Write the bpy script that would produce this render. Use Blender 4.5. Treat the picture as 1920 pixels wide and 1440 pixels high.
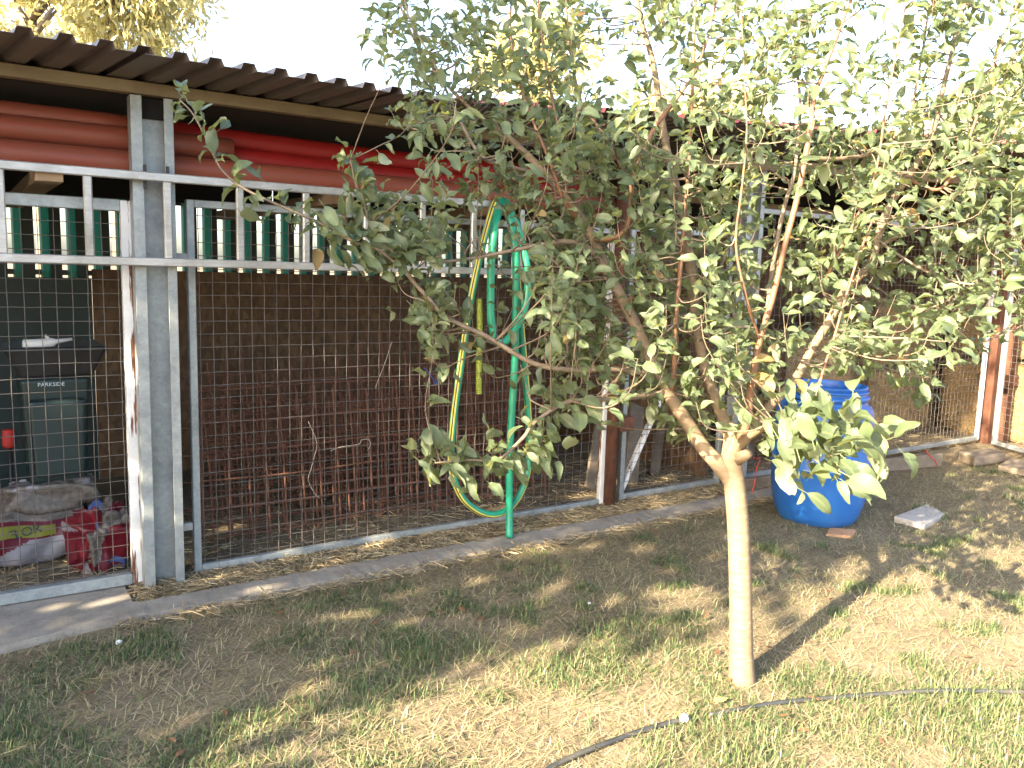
import bpy, math, random
import numpy as np
from mathutils import Vector, Matrix

for o in list(bpy.data.objects):
    bpy.data.objects.remove(o)
SC = bpy.context.scene
COL = SC.collection
random.seed(11)
RNG = np.random.default_rng(11)

# ------------------------------------------------------------------ camera
YAW, PITCH, ROLL, FPX, HC = math.radians(33.9), math.radians(7.75), math.radians(1.67), 1560.0, 1.5
fw = Vector((math.sin(YAW)*math.cos(PITCH), math.cos(YAW)*math.cos(PITCH), -math.sin(PITCH)))
r0 = Vector((math.cos(YAW), -math.sin(YAW), 0)); u0 = r0.cross(fw)
rt = math.cos(ROLL)*r0 + math.sin(ROLL)*u0
up = -math.sin(ROLL)*r0 + math.cos(ROLL)*u0
CAM = Vector((0, 0, HC))
cd = bpy.data.cameras.new('camera'); cam = bpy.data.objects.new('camera', cd); COL.objects.link(cam)
m = Matrix.Identity(4)
for i in range(3):
    m[i][0] = rt[i]; m[i][1] = up[i]; m[i][2] = -fw[i]; m[i][3] = CAM[i]
cam.matrix_world = m
cd.sensor_width = 36; cd.lens = FPX/1920*36; cd.clip_start = 0.02; cd.clip_end = 3000
SC.camera = cam
SC.cycles.max_bounces = 4; SC.cycles.diffuse_bounces = 2; SC.cycles.glossy_bounces = 2; SC.cycles.transmission_bounces = 2

# ------------------------------------------------------------------ sky, sun, exposure
SUN_EL = math.radians(25.0)
SUN_TO = Vector((-0.973, -0.231, 0)).normalized()          # horizontal direction towards the sun
w = bpy.data.worlds.new('World'); SC.world = w; w.use_nodes = True
nt = w.node_tree; bg = nt.nodes['Background']
sky = nt.nodes.new('ShaderNodeTexSky'); sky.sky_type = 'NISHITA'; sky.sun_disc = False
sky.sun_elevation = SUN_EL; sky.sun_rotation = math.atan2(SUN_TO.x, SUN_TO.y)
sky.air_density = 1.0; sky.dust_density = 3.0; sky.ozone_density = 1.0
nt.links.new(sky.outputs[0], bg.inputs[0]); bg.inputs[1].default_value = 0.115
sl = bpy.data.lights.new('sun', 'SUN'); sl.energy = 5.0; sl.angle = math.radians(0.5); sl.color = (1.0, 0.83, 0.57)
so = bpy.data.objects.new('sun', sl); COL.objects.link(so)
sd = Vector((SUN_TO.x*math.cos(SUN_EL), SUN_TO.y*math.cos(SUN_EL), math.sin(SUN_EL)))
so.rotation_euler = sd.to_track_quat('Z', 'Y').to_euler(); so.location = (-6, -4, 8)
vs = SC.view_settings; vs.view_transform = 'Standard'; vs.look = 'None'; vs.gamma = 1; vs.exposure = 3.0
vs.use_curve_mapping = False

# ------------------------------------------------------------------ helpers
def ray(px, py): return fw + rt*((px-960)/FPX) - up*((py-720)/FPX)
def at(px, py, d): return CAM + ray(px, py)*d
def on_y(px, py, Y): r = ray(px, py); return CAM + r*(Y/r.y)
def on_z(px, py, z): r = ray(px, py); return CAM + r*((z-HC)/r.z)

ROOTLOC = {}
def finish(o, name, parent):
    o.name = name
    COL.objects.link(o)
    if parent is not None:
        o.parent = parent
        ROOTLOC[o] = ROOTLOC.get(parent, Vector((0, 0, 0)))
    return o
def thing(name, label, cat, loc=(0, 0, 0), group=None):
    o = bpy.data.objects.new(name, None); COL.objects.link(o)
    o.location = loc; ROOTLOC[o] = Vector(loc); o.empty_display_size = .1
    o['label'] = label; o['category'] = cat
    if group: o['group'] = group
    return o
def tag(o, label, cat, group=None):
    o['label'] = label; o['category'] = cat
    if group: o['group'] = group
    return o
def structure(o): o['kind'] = 'structure'; return o
def stuff(o, label=None, cat=None):
    o['kind'] = 'stuff'
    if label: o['label'] = label
    if cat: o['category'] = cat
    return o

class MB:
    def __init__(s): s.v = []; s.f = []; s.m = []
    def add(s, vs, fs, mi=0):
        n = len(s.v); s.v += [Vector(q) for q in vs]
        for f in fs: s.f.append([i+n for i in f]); s.m.append(mi)
    def box(s, a, b, mi=0, jit=0):
        x0, y0, z0 = a; x1, y1, z1 = b
        c = [(x0,y0,z0),(x1,y0,z0),(x1,y1,z0),(x0,y1,z0),(x0,y0,z1),(x1,y0,z1),(x1,y1,z1),(x0,y1,z1)]
        if jit: c = [tuple(q+random.uniform(-jit, jit) for q in p) for p in c]
        s.add(c, [(0,3,2,1),(4,5,6,7),(0,1,5,4),(1,2,6,5),(2,3,7,6),(3,0,4,7)], mi)
    def obox(s, p, q, w, h, upv=(0, 0, 1), mi=0):
        p, q = Vector(p), Vector(q); d = (q-p).normalized(); U = Vector(upv)
        side = d.cross(U).normalized(); U = side.cross(d)
        c = []
        for e in (p, q):
            for a, b in ((-1,-1),(1,-1),(1,1),(-1,1)): c.append(e + side*(a*w/2) + U*(b*h/2))
        s.add(c, [(0,1,2,3),(7,6,5,4),(0,4,5,1),(1,5,6,2),(2,6,7,3),(3,7,4,0)], mi)
    def tube(s, pts, rad, n=8, mi=0, caps=True, mfun=None):
        pts = [Vector(p) for p in pts]; N = len(pts)
        if not hasattr(rad, '__len__'): rad = [rad]*N
        t0 = (pts[1]-pts[0]).normalized()
        a = Vector((0, 0, 1)) if abs(t0.z) < .9 else Vector((0, 1, 0))
        nrm = (a - t0*a.dot(t0)).normalized()
        base = len(s.v)
        for i in range(N):
            if i == 0: t = t0
            elif i == N-1: t = (pts[i]-pts[i-1]).normalized()
            else: t = (pts[i+1]-pts[i-1]).normalized()
            nrm = (nrm - t*nrm.dot(t)).normalized(); b = t.cross(nrm)
            for k in range(n):
                an = 2*math.pi*k/n
                s.v.append(pts[i] + nrm*(math.cos(an)*rad[i]) + b*(math.sin(an)*rad[i]))
        for i in range(N-1):
            for k in range(n):
                k2 = (k+1) % n
                s.f.append([base+i*n+k, base+i*n+k2, base+(i+1)*n+k2, base+(i+1)*n+k])
                s.m.append(mfun(k, i) if mfun else mi)
        if caps:
            s.f.append([base+k for k in range(n)][::-1]); s.m.append(mi)
            s.f.append([base+(N-1)*n+k for k in range(n)]); s.m.append(mi)
    def lathe(s, prof, cx, cy, z0=0, n=32, mi=0):
        base = len(s.v)
        for r, z in prof:
            for k in range(n):
                an = 2*math.pi*k/n
                s.v.append(Vector((cx+r*math.cos(an), cy+r*math.sin(an), z0+z)))
        for i in range(len(prof)-1):
            for k in range(n):
                k2 = (k+1) % n
                s.f.append([base+i*n+k, base+i*n+k2, base+(i+1)*n+k2, base+(i+1)*n+k]); s.m.append(mi)
    def build(s, name, mats, parent=None, smooth=False, bevel=0, seg=2):
        off = ROOTLOC.get(parent, Vector((0, 0, 0))) if parent else Vector((0, 0, 0))
        me = bpy.data.meshes.new(name)
        me.from_pydata([tuple(q-off) for q in s.v], [], s.f)
        if not isinstance(mats, (list, tuple)): mats = [mats]
        for mm in mats: me.materials.append(mm)
        if len(mats) > 1: me.polygons.foreach_set('material_index', s.m)
        if smooth: me.polygons.foreach_set('use_smooth', [True]*len(me.polygons))
        me.update()
        o = bpy.data.objects.new(name, me); finish(o, name, parent)
        if bevel:
            b = o.modifiers.new('bevel', 'BEVEL'); b.width = bevel; b.segments = seg; b.limit_method = 'ANGLE'
        return o
def part(name, mats, parent, fn, **k):
    b = MB(); fn(b); return b.build(name, mats, parent, **k)
def boxpart(name, mat, parent, a, b, bevel=.002, jit=0):
    q = MB(); q.box(a, b, 0, jit); return q.build(name, mat, parent, bevel=bevel, seg=1)

def catmull(P, k=6):
    P = [Vector(p) for p in P]
    if len(P) < 3: return P
    Q = [P[0]*2-P[1]] + P + [P[-1]*2-P[-2]]; out = []
    for i in range(1, len(Q)-2):
        a, b, c, d = Q[i-1:i+3]
        for j in range(k):
            t = j/k
            out.append(.5*((2*b) + (c-a)*t + (2*a-5*b+4*c-d)*t*t + (3*b-a-3*c+d)*t**3))
    out.append(P[-1]); return out

def soup(name, V, F, mats, parent=None, attr=None, mi=None):
    """fast triangle mesh from arrays; attr = (N,) float per point"""
    me = bpy.data.meshes.new(name)
    off = ROOTLOC.get(parent, Vector((0, 0, 0))) if parent else Vector((0, 0, 0))
    V = np.asarray(V, np.float32) - np.array(off, np.float32); F = np.asarray(F, np.int32)
    me.vertices.add(len(V)); me.vertices.foreach_set('co', V.ravel())
    me.loops.add(F.size); me.loops.foreach_set('vertex_index', F.ravel())
    me.polygons.add(len(F)); me.polygons.foreach_set('loop_start', np.arange(0, F.size, 3, dtype=np.int32))
    if not isinstance(mats, (list, tuple)): mats = [mats]
    for mm in mats: me.materials.append(mm)
    me.update(calc_edges=True)
    if attr is not None:
        for nm, va in (attr if isinstance(attr, dict) else {'tint': attr}).items():
            a = me.attributes.new(nm, 'FLOAT', 'POINT'); a.data.foreach_set('value', np.asarray(va, np.float32))
    o = bpy.data.objects.new(name, me); return finish(o, name, parent)

def vnoise(x, y, f, seed):
    r = np.random.default_rng(seed); T = r.random((64, 64))
    x = x*f + 100; y = y*f + 100
    xi = np.floor(x).astype(int); yi = np.floor(y).astype(int); u = x-xi; v = y-yi
    u = u*u*(3-2*u); v = v*v*(3-2*v)
    g = lambda a, b: T[a % 64, b % 64]
    return (g(xi,yi)*(1-u)+g(xi+1,yi)*u)*(1-v) + (g(xi,yi+1)*(1-u)+g(xi+1,yi+1)*u)*v

# ------------------------------------------------------------------ materials
class NT:
    def __init__(s, name):
        s.mat = bpy.data.materials.new(name); s.mat.use_nodes = True
        s.t = s.mat.node_tree; s.n = s.t.nodes; s.b = s.n['Principled BSDF']; s.out = s.n['Material Output']
        s.co = s.n.new('ShaderNodeTexCoord')
    def L(s, a, b): s.t.links.new(a, b)
    def mapping(s, scale=(1, 1, 1), rot=(0, 0, 0), src='Object'):
        mp = s.n.new('ShaderNodeMapping'); mp.inputs['Scale'].default_value = scale; mp.inputs['Rotation'].default_value = rot
        s.L(s.co.outputs[src], mp.inputs[0]); return mp.outputs[0]
    def noise(s, scale, detail=5, rough=.6, vec=None, dist=0):
        q = s.n.new('ShaderNodeTexNoise'); q.inputs['Scale'].default_value = scale
        q.inputs['Detail'].default_value = detail; q.inputs['Roughness'].default_value = rough; q.inputs['Distortion'].default_value = dist
        s.L(vec if vec else s.co.outputs['Object'], q.inputs['Vector']); return q.outputs['Fac']
    def voro(s, scale, vec=None, out='Distance'):
        q = s.n.new('ShaderNodeTexVoronoi'); q.inputs['Scale'].default_value = scale
        s.L(vec if vec else s.co.outputs['Object'], q.inputs['Vector']); return q.outputs[out]
    def ramp(s, fac, stops):
        q = s.n.new('ShaderNodeValToRGB'); e = q.color_ramp.elements
        while len(e) < len(stops): e.new(.5)
        for k, (p, c) in enumerate(stops):
            e[k].position = p; e[k].color = (*c, 1) if len(c) == 3 else c
        s.L(fac, q.inputs[0]); return q.outputs[0]
    def mix(s, fac, a, b, mode='MIX'):
        q = s.n.new('ShaderNodeMix'); q.data_type = 'RGBA'; q.blend_type = mode
        for k, x in ((0, fac), (6, a), (7, b)):
            if isinstance(x, (int, float)): q.inputs[k].default_value = x
            elif isinstance(x, tuple): q.inputs[k].default_value = (*x, 1)
            else: s.L(x, q.inputs[k])
        return q.outputs[2]
    def bump(s, h, strength=.3, dist=.01):
        q = s.n.new('ShaderNodeBump'); q.inputs['Strength'].default_value = strength; q.inputs['Distance'].default_value = dist
        s.L(h, q.inputs['Height']); s.L(q.outputs[0], s.b.inputs['Normal'])
    def color(s, c): 
        if isinstance(c, tuple): s.b.inputs['Base Color'].default_value = (*c, 1)
        else: s.L(c, s.b.inputs['Base Color'])
    def set(s, rough=.6, metal=0, spec=.5):
        s.b.inputs['Roughness'].default_value = rough; s.b.inputs['Metallic'].default_value = metal
        s.b.inputs['Specular IOR Level'].default_value = spec

def plain(name, c1, c2, scale=8, rough=.6, metal=0, bump=.15, stretch=(1, 1, 1), spec=.5, bd=.004, dirt=None):
    t = NT(name); v = t.mapping(stretch); n = t.noise(scale, 7, .65, v)
    c = t.ramp(n, [(.3, c1), (.7, c2)])
    if dirt:
        n2 = t.noise(scale*.23, 8, .7); c = t.mix(t.ramp(n2, [(.45, (0, 0, 0)), (.7, (1, 1, 1))]), c, dirt)
    t.color(c); t.set(rough, metal, spec)
    if bump: t.bump(t.noise(scale*5, 6, .7, v), bump, bd)
    return t.mat

def mk_galv():
    t = NT('galvanised_steel'); q = t.n.new('ShaderNodeSeparateColor'); t.L(t.voro(70, None, 'Color'), q.inputs[0]); v = t.ramp(q.outputs[0], [(0, (.35, .35, .35)), (1, (.65, .65, .65))]); n = t.noise(9, 6, .7)
    c = t.mix(.35, t.ramp(n, [(.3, (.20, .225, .24)), (.7, (.36, .39, .40))]), v, 'SOFT_LIGHT')
    dn = t.noise(2.2, 8, .75)
    c = t.mix(t.ramp(dn, [(.56, (0, 0, 0)), (.75, (.6, .6, .6))]), c, (.30, .27, .22))
    t.color(c); t.set(.5, .45); t.bump(n, .08, .003); return t.mat
def mk_whiterust():
    t = NT('peeling_white_paint'); v = t.mapping((9, 9, .7)); n = t.noise(3.2, 8, .6, v); n2 = t.noise(26, 5)
    rust = t.ramp(n2, [(.35, (.06, .022, .010)), (.65, (.20, .075, .025))])
    mask = t.ramp(n, [(.565, (0, 0, 0)), (.60, (1, 1, 1))])
    wh = t.ramp(t.noise(7, 6), [(.3, (.52, .52, .52)), (.7, (.72, .72, .73))])
    t.color(t.mix(mask, wh, rust)); t.set(.6); t.bump(mask, .3, .002); return t.mat
def mk_rust(a=(.045, .017, .011), b=(.13, .05, .026), name='rusty_iron'):
    return plain(name, a, b, 22, .85, .1, .4, (1, 1, .5))
def mk_osb():
    t = NT('chipboard'); v = t.mapping((1, 1, .45)); c1 = t.voro(38, v, 'Color'); n = t.noise(5, 6)
    q = t.n.new('ShaderNodeSeparateColor'); t.L(c1, q.inputs[0])
    c = t.ramp(q.outputs[0], [(0, (.085, .047, .024)), (.5, (.12, .068, .034)), (1, (.16, .095, .05))])
    c = t.mix(t.ramp(n, [(.4, (0, 0, 0)), (.75, (.7, .7, .7))]), c, (.06, .035, .02))
    t.color(c); t.set(.8); t.bump(q.outputs[1], .2, .003); return t.mat
def mk_leaf(name, front, back, trans):
    t = NT(name); a = t.n.new('ShaderNodeAttribute'); a.attribute_name = 'tint'
    fac = a.outputs['Fac']
    c = t.ramp(fac, [(0, tuple(x*.62 for x in front)), (.45, front), (.8, tuple(min(1, x*1.5) for x in front)), (.965, (front[0]*2.0, front[1]*1.55, front[2]*.9)), (1, (.22, .12, .045))])
    n = t.noise(38, 4, .6); c = t.mix(t.ramp(n, [(.35, (.0, .0, .0)), (.75, (.45, .45, .45))]), c, tuple(x*1.5 for x in front))
    rb = t.n.new('ShaderNodeAttribute'); rb.attribute_name = 'rib'
    c = t.mix(t.ramp(rb.outputs['Fac'], [(.78, (0, 0, 0)), (.97, (.55, .55, .55))]), c, (front[0]*2.3, front[1]*2.0, front[2]*1.9))
    g = t.n.new('ShaderNodeNewGeometry')
    c = t.mix(g.outputs['Backfacing'], c, t.mix(fac, back, tuple(x*1.25 for x in back)))
    t.color(c); t.set(.5, 0, .45); t.bump(t.noise(90, 3), .25, .002)
    tr = t.n.new('ShaderNodeBsdfTranslucent'); tr.inputs[0].default_value = (*trans, 1)
    mx = t.n.new('ShaderNodeMixShader'); mx.inputs[0].default_value = .34
    t.L(t.b.outputs[0], mx.inputs[1]); t.L(tr.outputs[0], mx.inputs[2]); t.L(mx.outputs[0], t.out.inputs[0])
    return t.mat
def mk_tint(name, stops, rough=.7, trans=0.0):
    t = NT(name); a = t.n.new('ShaderNodeAttribute'); a.attribute_name = 'tint'
    c = t.ramp(a.outputs['Fac'], stops); t.color(c); t.set(rough, 0, .3)
    if trans:
        tr = t.n.new('ShaderNodeBsdfTranslucent'); t.L(c, tr.inputs[0])
        mx = t.n.new('ShaderNodeMixShader'); mx.inputs[0].default_value = trans
        t.L(t.b.outputs[0], mx.inputs[1]); t.L(tr.outputs[0], mx.inputs[2]); t.L(mx.outputs[0], t.out.inputs[0])
    return t.mat
def mk_bark():
    t = NT('apple_bark'); v = t.mapping((1, 1, 4)); n = t.noise(16, 7, .65, v); n3 = t.noise(5, 5)
    c = t.ramp(n, [(.25, (.105, .072, .044)), (.6, (.20, .145, .095)), (.85, (.29, .225, .155))])
    c = t.mix(t.ramp(n3, [(.45, (0, 0, 0)), (.75, (.6, .6, .6))]), c, (.17, .145, .095))
    vv = t.mapping((22, 22, 60)); le = t.voro(1.0, vv)
    c = t.mix(t.ramp(le, [(.06, (.45, .45, .45)), (.14, (0, 0, 0))]), c, (.17, .12, .075))
    t.color(c); t.set(.75); t.bump(n, .35, .006); return t.mat
def mk_ground():
    t = NT('dry_lawn_soil'); n = t.noise(3.2, 9, .72); n2 = t.noise(34, 8, .75); v = t.mapping((1, 3.0, 1)); n3 = t.noise(60, 6, .7, v)
    c = t.ramp(n, [(.3, (.085, .066, .046)), (.5, (.155, .125, .086)), (.72, (.235, .195, .136))])
    c = t.mix(t.ramp(n3, [(.45, (0, 0, 0)), (.75, (.85, .85, .85))]), c, (.29, .235, .15))
    c = t.mix(t.ramp(n2, [(.28, (.8, .8, .8)), (.5, (0, 0, 0))]), c, (.07, .05, .032))
    t.color(c); t.set(.95, 0, .2); t.bump(n2, .7, .02); return t.mat
def mk_concrete():
    t = NT('weathered_concrete'); n = t.noise(6, 9, .75); n2 = t.noise(70, 6, .8)
    c = t.ramp(n, [(.3, (.17, .15, .125)), (.55, (.27, .245, .215)), (.8, (.37, .34, .30))])
    c = t.mix(t.ramp(n2, [(.30, (.8, .8, .8)), (.46, (0, 0, 0))]), c, (.13, .11, .09))
    t.color(c); t.set(.92, 0, .25); t.bump(n2, .6, .006); return t.mat
def mk_pipe(c, name, dust):
    t = NT(name); v = t.mapping((.7, 6, 6)); n = t.noise(5, 8, .7, v)
    t.color(t.mix(t.ramp(n, [(.4, (0, 0, 0)), (.8, (.75, .75, .75))]), c, dust)); t.set(.5, 0, .4); t.bump(t.noise(40, 3), .04, .002); return t.mat

M = dict(
    galv=mk_galv(), white_rust=mk_whiterust(), rust=mk_rust(), rebar=mk_rust((.06, .027, .019), (.155, .068, .042), 'rebar_rust'),
    osb=mk_osb(), bark=mk_bark(), ground=mk_ground(), concrete=mk_concrete(),
    alu=plain('aluminium', (.36, .36, .36), (.52, .52, .52), 14, .42, .55, .06, (1, 8, 8), dirt=(.25, .24, .22)),
    wire=plain('mesh_wire', (.08, .073, .069), (.15, .135, .125), 30, .55, .3, .1),
    roof=plain('brown_sheet_metal', (.115, .094, .088), (.155, .128, .12), 5, .5, .1, .05, (1, 1, 1), dirt=(.10, .083, .075)),
    roof_red=plain('red_painted_sheet', (.25, .045, .04), (.34, .075, .06), 5, .5, .1, .05),
    purlin=plain('tan_painted_beam', (.17, .135, .085), (.23, .19, .125), 7, .6, .1, .1, (.4, 3, 3), dirt=(.12, .09, .06)),
    pipe=mk_pipe((.23, .054, .032), 'brick_red_pipe', (.16, .066, .046)), pipe_red=mk_pipe((.29, .009, .009), 'bright_red_pipe', (.26, .03, .025)),
    inside=plain('pipe_inside', (.06, .02, .015), (.10, .03, .02), 8, .7),
    wood=plain('raw_timber', (.20, .13, .075), (.34, .235, .14), 9, .8, 0, .3, (1, .12, 1), dirt=(.16, .11, .07)),
    wood_grey=plain('weathered_timber', (.12, .095, .07), (.21, .172, .13), 10, .85, 0, .4, (.15, 1, 1), dirt=(.09, .07, .052)),
    slat=None, hose=plain('green_hose', (.008, .215, .125), (.02, .30, .18), 12, .38, 0, .05, dirt=(.03, .20, .12)),
    stripe=plain('yellow_stripe', (.55, .47, .06), (.68, .58, .12), 14, .45), dark_stripe=plain('dark_stripe', (.03, .035, .02), (.05, .05, .03), 14, .5),
    yhose=plain('yellow_ribbed_hose', (.20, .25, .025), (.28, .32, .045), 14, .45),
    blue=plain('blue_plastic', (.012, .085, .34), (.022, .13, .44), 4, .36, 0, .04, dirt=(.03, .14, .40)),
    bin_green=plain('dark_green_plastic', (.007, .019, .019), (.013, .029, .028), 6, .5, 0, .05),
    black=plain('black_plastic', (.012, .012, .013), (.025, .025, .026), 10, .5), 
    shade_black=plain('under_roof_shade', (.003, .003, .004), (.006, .006, .008), 6, .9, 0, 0),  # near-black colour carrying the shade under the roof
    white=plain('white_plastic', (.55, .55, .55), (.70, .70, .70), 10, .5),
    text_white=plain('pale_print', (.45, .55, .58), (.55, .65, .68), 10, .6),
    bag_red=plain('red_bag_film', (.085, .004, .011), (.13, .008, .017), 9, .4, 0, .25, bd=.01), bag_white=plain('white_bag_film', (.17, .16, .175), (.25, .235, .25), 9, .4, 0, .25, bd=.01),
    bag_yellow=plain('yellow_print', (.15, .145, .01), (.19, .185, .02), 9, .45), bag_grey=plain('grey_bag_print', (.05, .042, .038), (.20, .17, .145), 30, .5, 0, .2),
    bag_green=plain('pale_green_print', (.10, .20, .145), (.16, .27, .2), 9, .5), bag_blue=plain('blue_print', (.03, .06, .18), (.07, .12, .28), 9, .5),
    hay=plain('hay_core', (.16, .10, .045), (.33, .225, .10), 40, .95, 0, .8, (1, 1, 4)),
    ptape=plain('grey_black_hose', (.018, .02, .022), (.04, .043, .046), 16, .5, 0, .15, dirt=(.07, .065, .055)),
    slab=plain('pale_stone', (.27, .255, .24), (.38, .36, .335), 9, .85, 0, .3), brick=plain('orange_brick', (.36, .18, .09), (.50, .28, .15), 16, .9, 0, .4),
    redstring=plain('red_string', (.45, .03, .025), (.55, .05, .04), 20, .7), paper=plain('white_scrap', (.62, .64, .68), (.78, .79, .82), 20, .7),
    plaster=plain('grey_plaster', (.10, .10, .105), (.15, .15, .155), 4, .9), roof_tile=plain('grey_roof', (.16, .15, .15), (.24, .22, .22), 8, .8),
    leaf=mk_leaf('apple_leaf', (.068, .096, .052), (.16, .19, .13), (.33, .35, .08)),
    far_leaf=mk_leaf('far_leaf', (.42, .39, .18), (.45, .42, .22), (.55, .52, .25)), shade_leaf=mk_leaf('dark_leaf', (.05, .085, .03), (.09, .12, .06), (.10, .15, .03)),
    shoot=plain('young_shoot', (.11, .05, .028), (.21, .11, .06), 20, .6, 0, .15), twig=plain('grey_twig', (.10, .075, .055), (.20, .155, .115), 22, .75, 0, .3),
    grass=mk_tint('grass_blades', [(0, (.044, .080, .034)), (.45, (.09, .132, .052)), (.62, (.19, .20, .085)), (.72, (.25, .23, .125)), (1, (.41, .365, .24))], .6, .25),
    straw=mk_tint('straw', [(0, (.12, .09, .055)), (.5, (.27, .215, .13)), (1, (.46, .385, .25))], .7, .1),
    fallen=plain('fallen_leaf', (.13, .06, .03), (.22, .11, .05), 20, .7), yellow_leaf=plain('yellow_leaf', (.62, .45, .06), (.72, .55, .12), 20, .6),
    thinwire=plain('pale_wire', (.34, .30, .25), (.45, .40, .34), 20, .6, .3), bluerope=plain('blue_cord', (.02, .06, .3), (.04, .1, .4), 20, .6))
def mk_slat():
    t = NT('green_sheet'); t.color(t.ramp(t.noise(6, 5), [(.3, (.012, .13, .085)), (.7, (.02, .19, .125))])); t.set(.5)
    tr = t.n.new('ShaderNodeBsdfTranslucent'); tr.inputs[0].default_value = (.02, .22, .15, 1)
    mx = t.n.new('ShaderNodeMixShader'); mx.inputs[0].default_value = .25
    t.L(t.b.outputs[0], mx.inputs[1]); t.L(tr.outputs[0], mx.inputs[2]); t.L(mx.outputs[0], t.out.inputs[0]); return t.mat
M['slat'] = mk_slat()

# ------------------------------------------------------------------ ground
def gz(x, y):      # gentle unevenness of the lawn
    x = np.asarray(x, float); y = np.asarray(y, float)
    h = (vnoise(x, y, 1.3, 5)-.5)*.03 + (vnoise(x, y, 4.1, 6)-.5)*.014
    fade = np.clip((3.62-y)/.5, 0, 1)*np.clip((x+3)/1, 0, 1)*np.clip((9-x)/1, 0, 1)*np.clip((y+2)/1, 0, 1)
    return h*fade - .008*(1-fade)
def ground():
    xs = np.concatenate([[-1500, -300, -60, -20, -8], np.arange(-4, 9.01, .06), [14, 30, 80, 400, 1500]])
    ys = np.concatenate([[-1500, -300, -60, -20, -8], np.arange(-3, 3.72, .06), [3.8, 6, 9, 14, 30, 80, 400, 1500]])
    X, Y = np.meshgrid(xs, ys); Z = gz(X, Y)
    V = np.stack([X.ravel(), Y.ravel(), Z.ravel()], 1); nx = len(xs)
    i, j = np.meshgrid(np.arange(nx-1), np.arange(len(ys)-1)); a = (j*nx+i).ravel()
    F = np.concatenate([np.stack([a, a+1, a+nx+1], 1), np.stack([a, a+nx+1, a+nx], 1)])
    o = soup('ground', V, F, M['ground']); o.data.polygons.foreach_set('use_smooth', [True]*len(o.data.polygons)); structure(o)
ground()

def slabmesh(name, pts_front, y_back, z, mat, thick=.12):
    b = MB(); n = len(pts_front)
    top = [(x, y, z+random.uniform(-.004, .004)) for x, y in pts_front]
    vs_ = top + [(x, y-.006, z-thick) for x, y in pts_front] + [(x, y_back, z) for x, y in pts_front]
    fs = []
    for i in range(n-1):
        fs.append((n+i, n+i+1, i+1, i)); fs.append((i, i+1, 2*n+i+1, 2*n+i))
    b.add(vs_, fs); return b.build(name, mat, smooth=False)
# shed floor (earth), kerb strip and concrete apron by the left gate
def floor():
    b = MB(); b.box((-3, 3.995, -.1), (12, 7.0, -.002)); o = b.build('shed_floor', M['ground']); structure(o)
floor()
def kerb():
    xs = np.arange(.5, 5.6, .032)
    f = [(x, 3.60+.035*(vnoise(np.array(x), np.array(0.), 1.1, 8)-.5)+.022*(vnoise(np.array(x), np.array(0.), 9, 9)-.5)+random.uniform(-.006, .006)) for x in xs]
    o = slabmesh('kerb', f, 3.752, .028, M['concrete']); structure(o)
    b = MB(); b.box((.5, 3.752, -.1), (8.2, 3.99, .004)); structure(b.build('kerb_bed', M['ground']))
    xs = np.arange(-2.5, .62, .07)
    f = [(x, 3.555 + max(0, x)*.13 + .03*(vnoise(np.array(x), np.array(3.), 3, 8)-.5)) for x in xs]
    o = slabmesh('concrete_apron', f, 3.992, .026, M['concrete']); structure(o)
kerb()

# ------------------------------------------------------------------ storage shed
shed = thing('storage_shed', 'long open storage shed with brown sheet roof and wire mesh front', 'shed', (0, 3.9, 0))
def roof_sheet(A, B, yb, dzb, pitch, mats, skew, name, x_phase=0):
    """A,B = near edge ends (pan level); ribs run to y=yb rising dzb"""
    A, B = Vector(A), Vector(B); L = (B-A).length; e = (B-A)/L
    h, wt, wb = .026, .042, .064
    prof = [(0, 0)]; x = x_phase
    while x+wb < L:
        prof += [(x, 0), (x+(wb-wt)/2, h), (x+(wb+wt)/2, h), (x+wb, 0)]; x += pitch
    prof.append((L, 0))
    b = MB(); n = len(prof)
    def rowpts(t, off):
        out = []
        for s_, z in prof:
            p = A + e*s_; q = Vector((p.x - skew*(yb-p.y), yb, p.z + dzb))
            r = p.lerp(q, t); out.append(r + Vector((0, 0, z+off)))
        return out
    T = [0, .25, .5, 1]
    for off, mi, flip in ((0, 0, 0), (.0015, 1, 1)):
        rows = [rowpts(t, off) for t in T]
        vs_ = [p for r in rows for p in r]; fs = []
        for k in range(len(T)-1):
            for i in range(n-1):
                q = (k*n+i, k*n+i+1, (k+1)*n+i+1, (k+1)*n+i); fs.append(q if flip else q[::-1])
        b.add(vs_, fs, mi)
    a0, a1 = rowpts(0, 0), rowpts(0, .0015)
    b.add(a0+a1, [(i, i+1, n+i+1, n+i) for i in range(n-1)], 1)
    return b.build(name, mats, shed)
YE = 3.42
eA = on_y(866, 192, 3.40)
x = -2.4
while x < 2.9:                                     # brown sheets of the long eave
    x2 = min(x+1.02, 2.95)
    zz = 2.252 + random.uniform(-.002, .002)
    roof_sheet((x-.03, YE, zz), (x2+.012, YE, zz), 6.35, -.045, .1275, [M['roof'], M['roof']], .143, 'roof_sheet', .0946)
    x = x2
eB = on_y(2010, 281, 3.16); eB = eA + (eB-eA)*1.75; N2 = 7
for k in range(N2):                                # red topped sheets over the far bays
    p = eA.lerp(eB, k/N2); q = eA.lerp(eB, (k+1)/N2); p = p - (eB-eA).normalized()*.03
    p.z += .004 + .002*(k % 2); q.z += .004 + .002*(k % 2)
    roof_sheet(p, q, 6.9, .12, .135, [M['roof'], M['roof_red']], .0, 'roof_sheet', .03)
boxpart('purlin', M['purlin'], shed, (-2.4, 3.872, 2.188), (3.9, 3.925, 2.238), .003)
def purlin2():
    b = MB(); b.obox((3.9, 3.90, 2.23), (9.2, 3.86, 2.46), .06, .075); return b.build('purlin', M['purlin'], shed, bevel=.003, seg=1)
purlin2()
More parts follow.
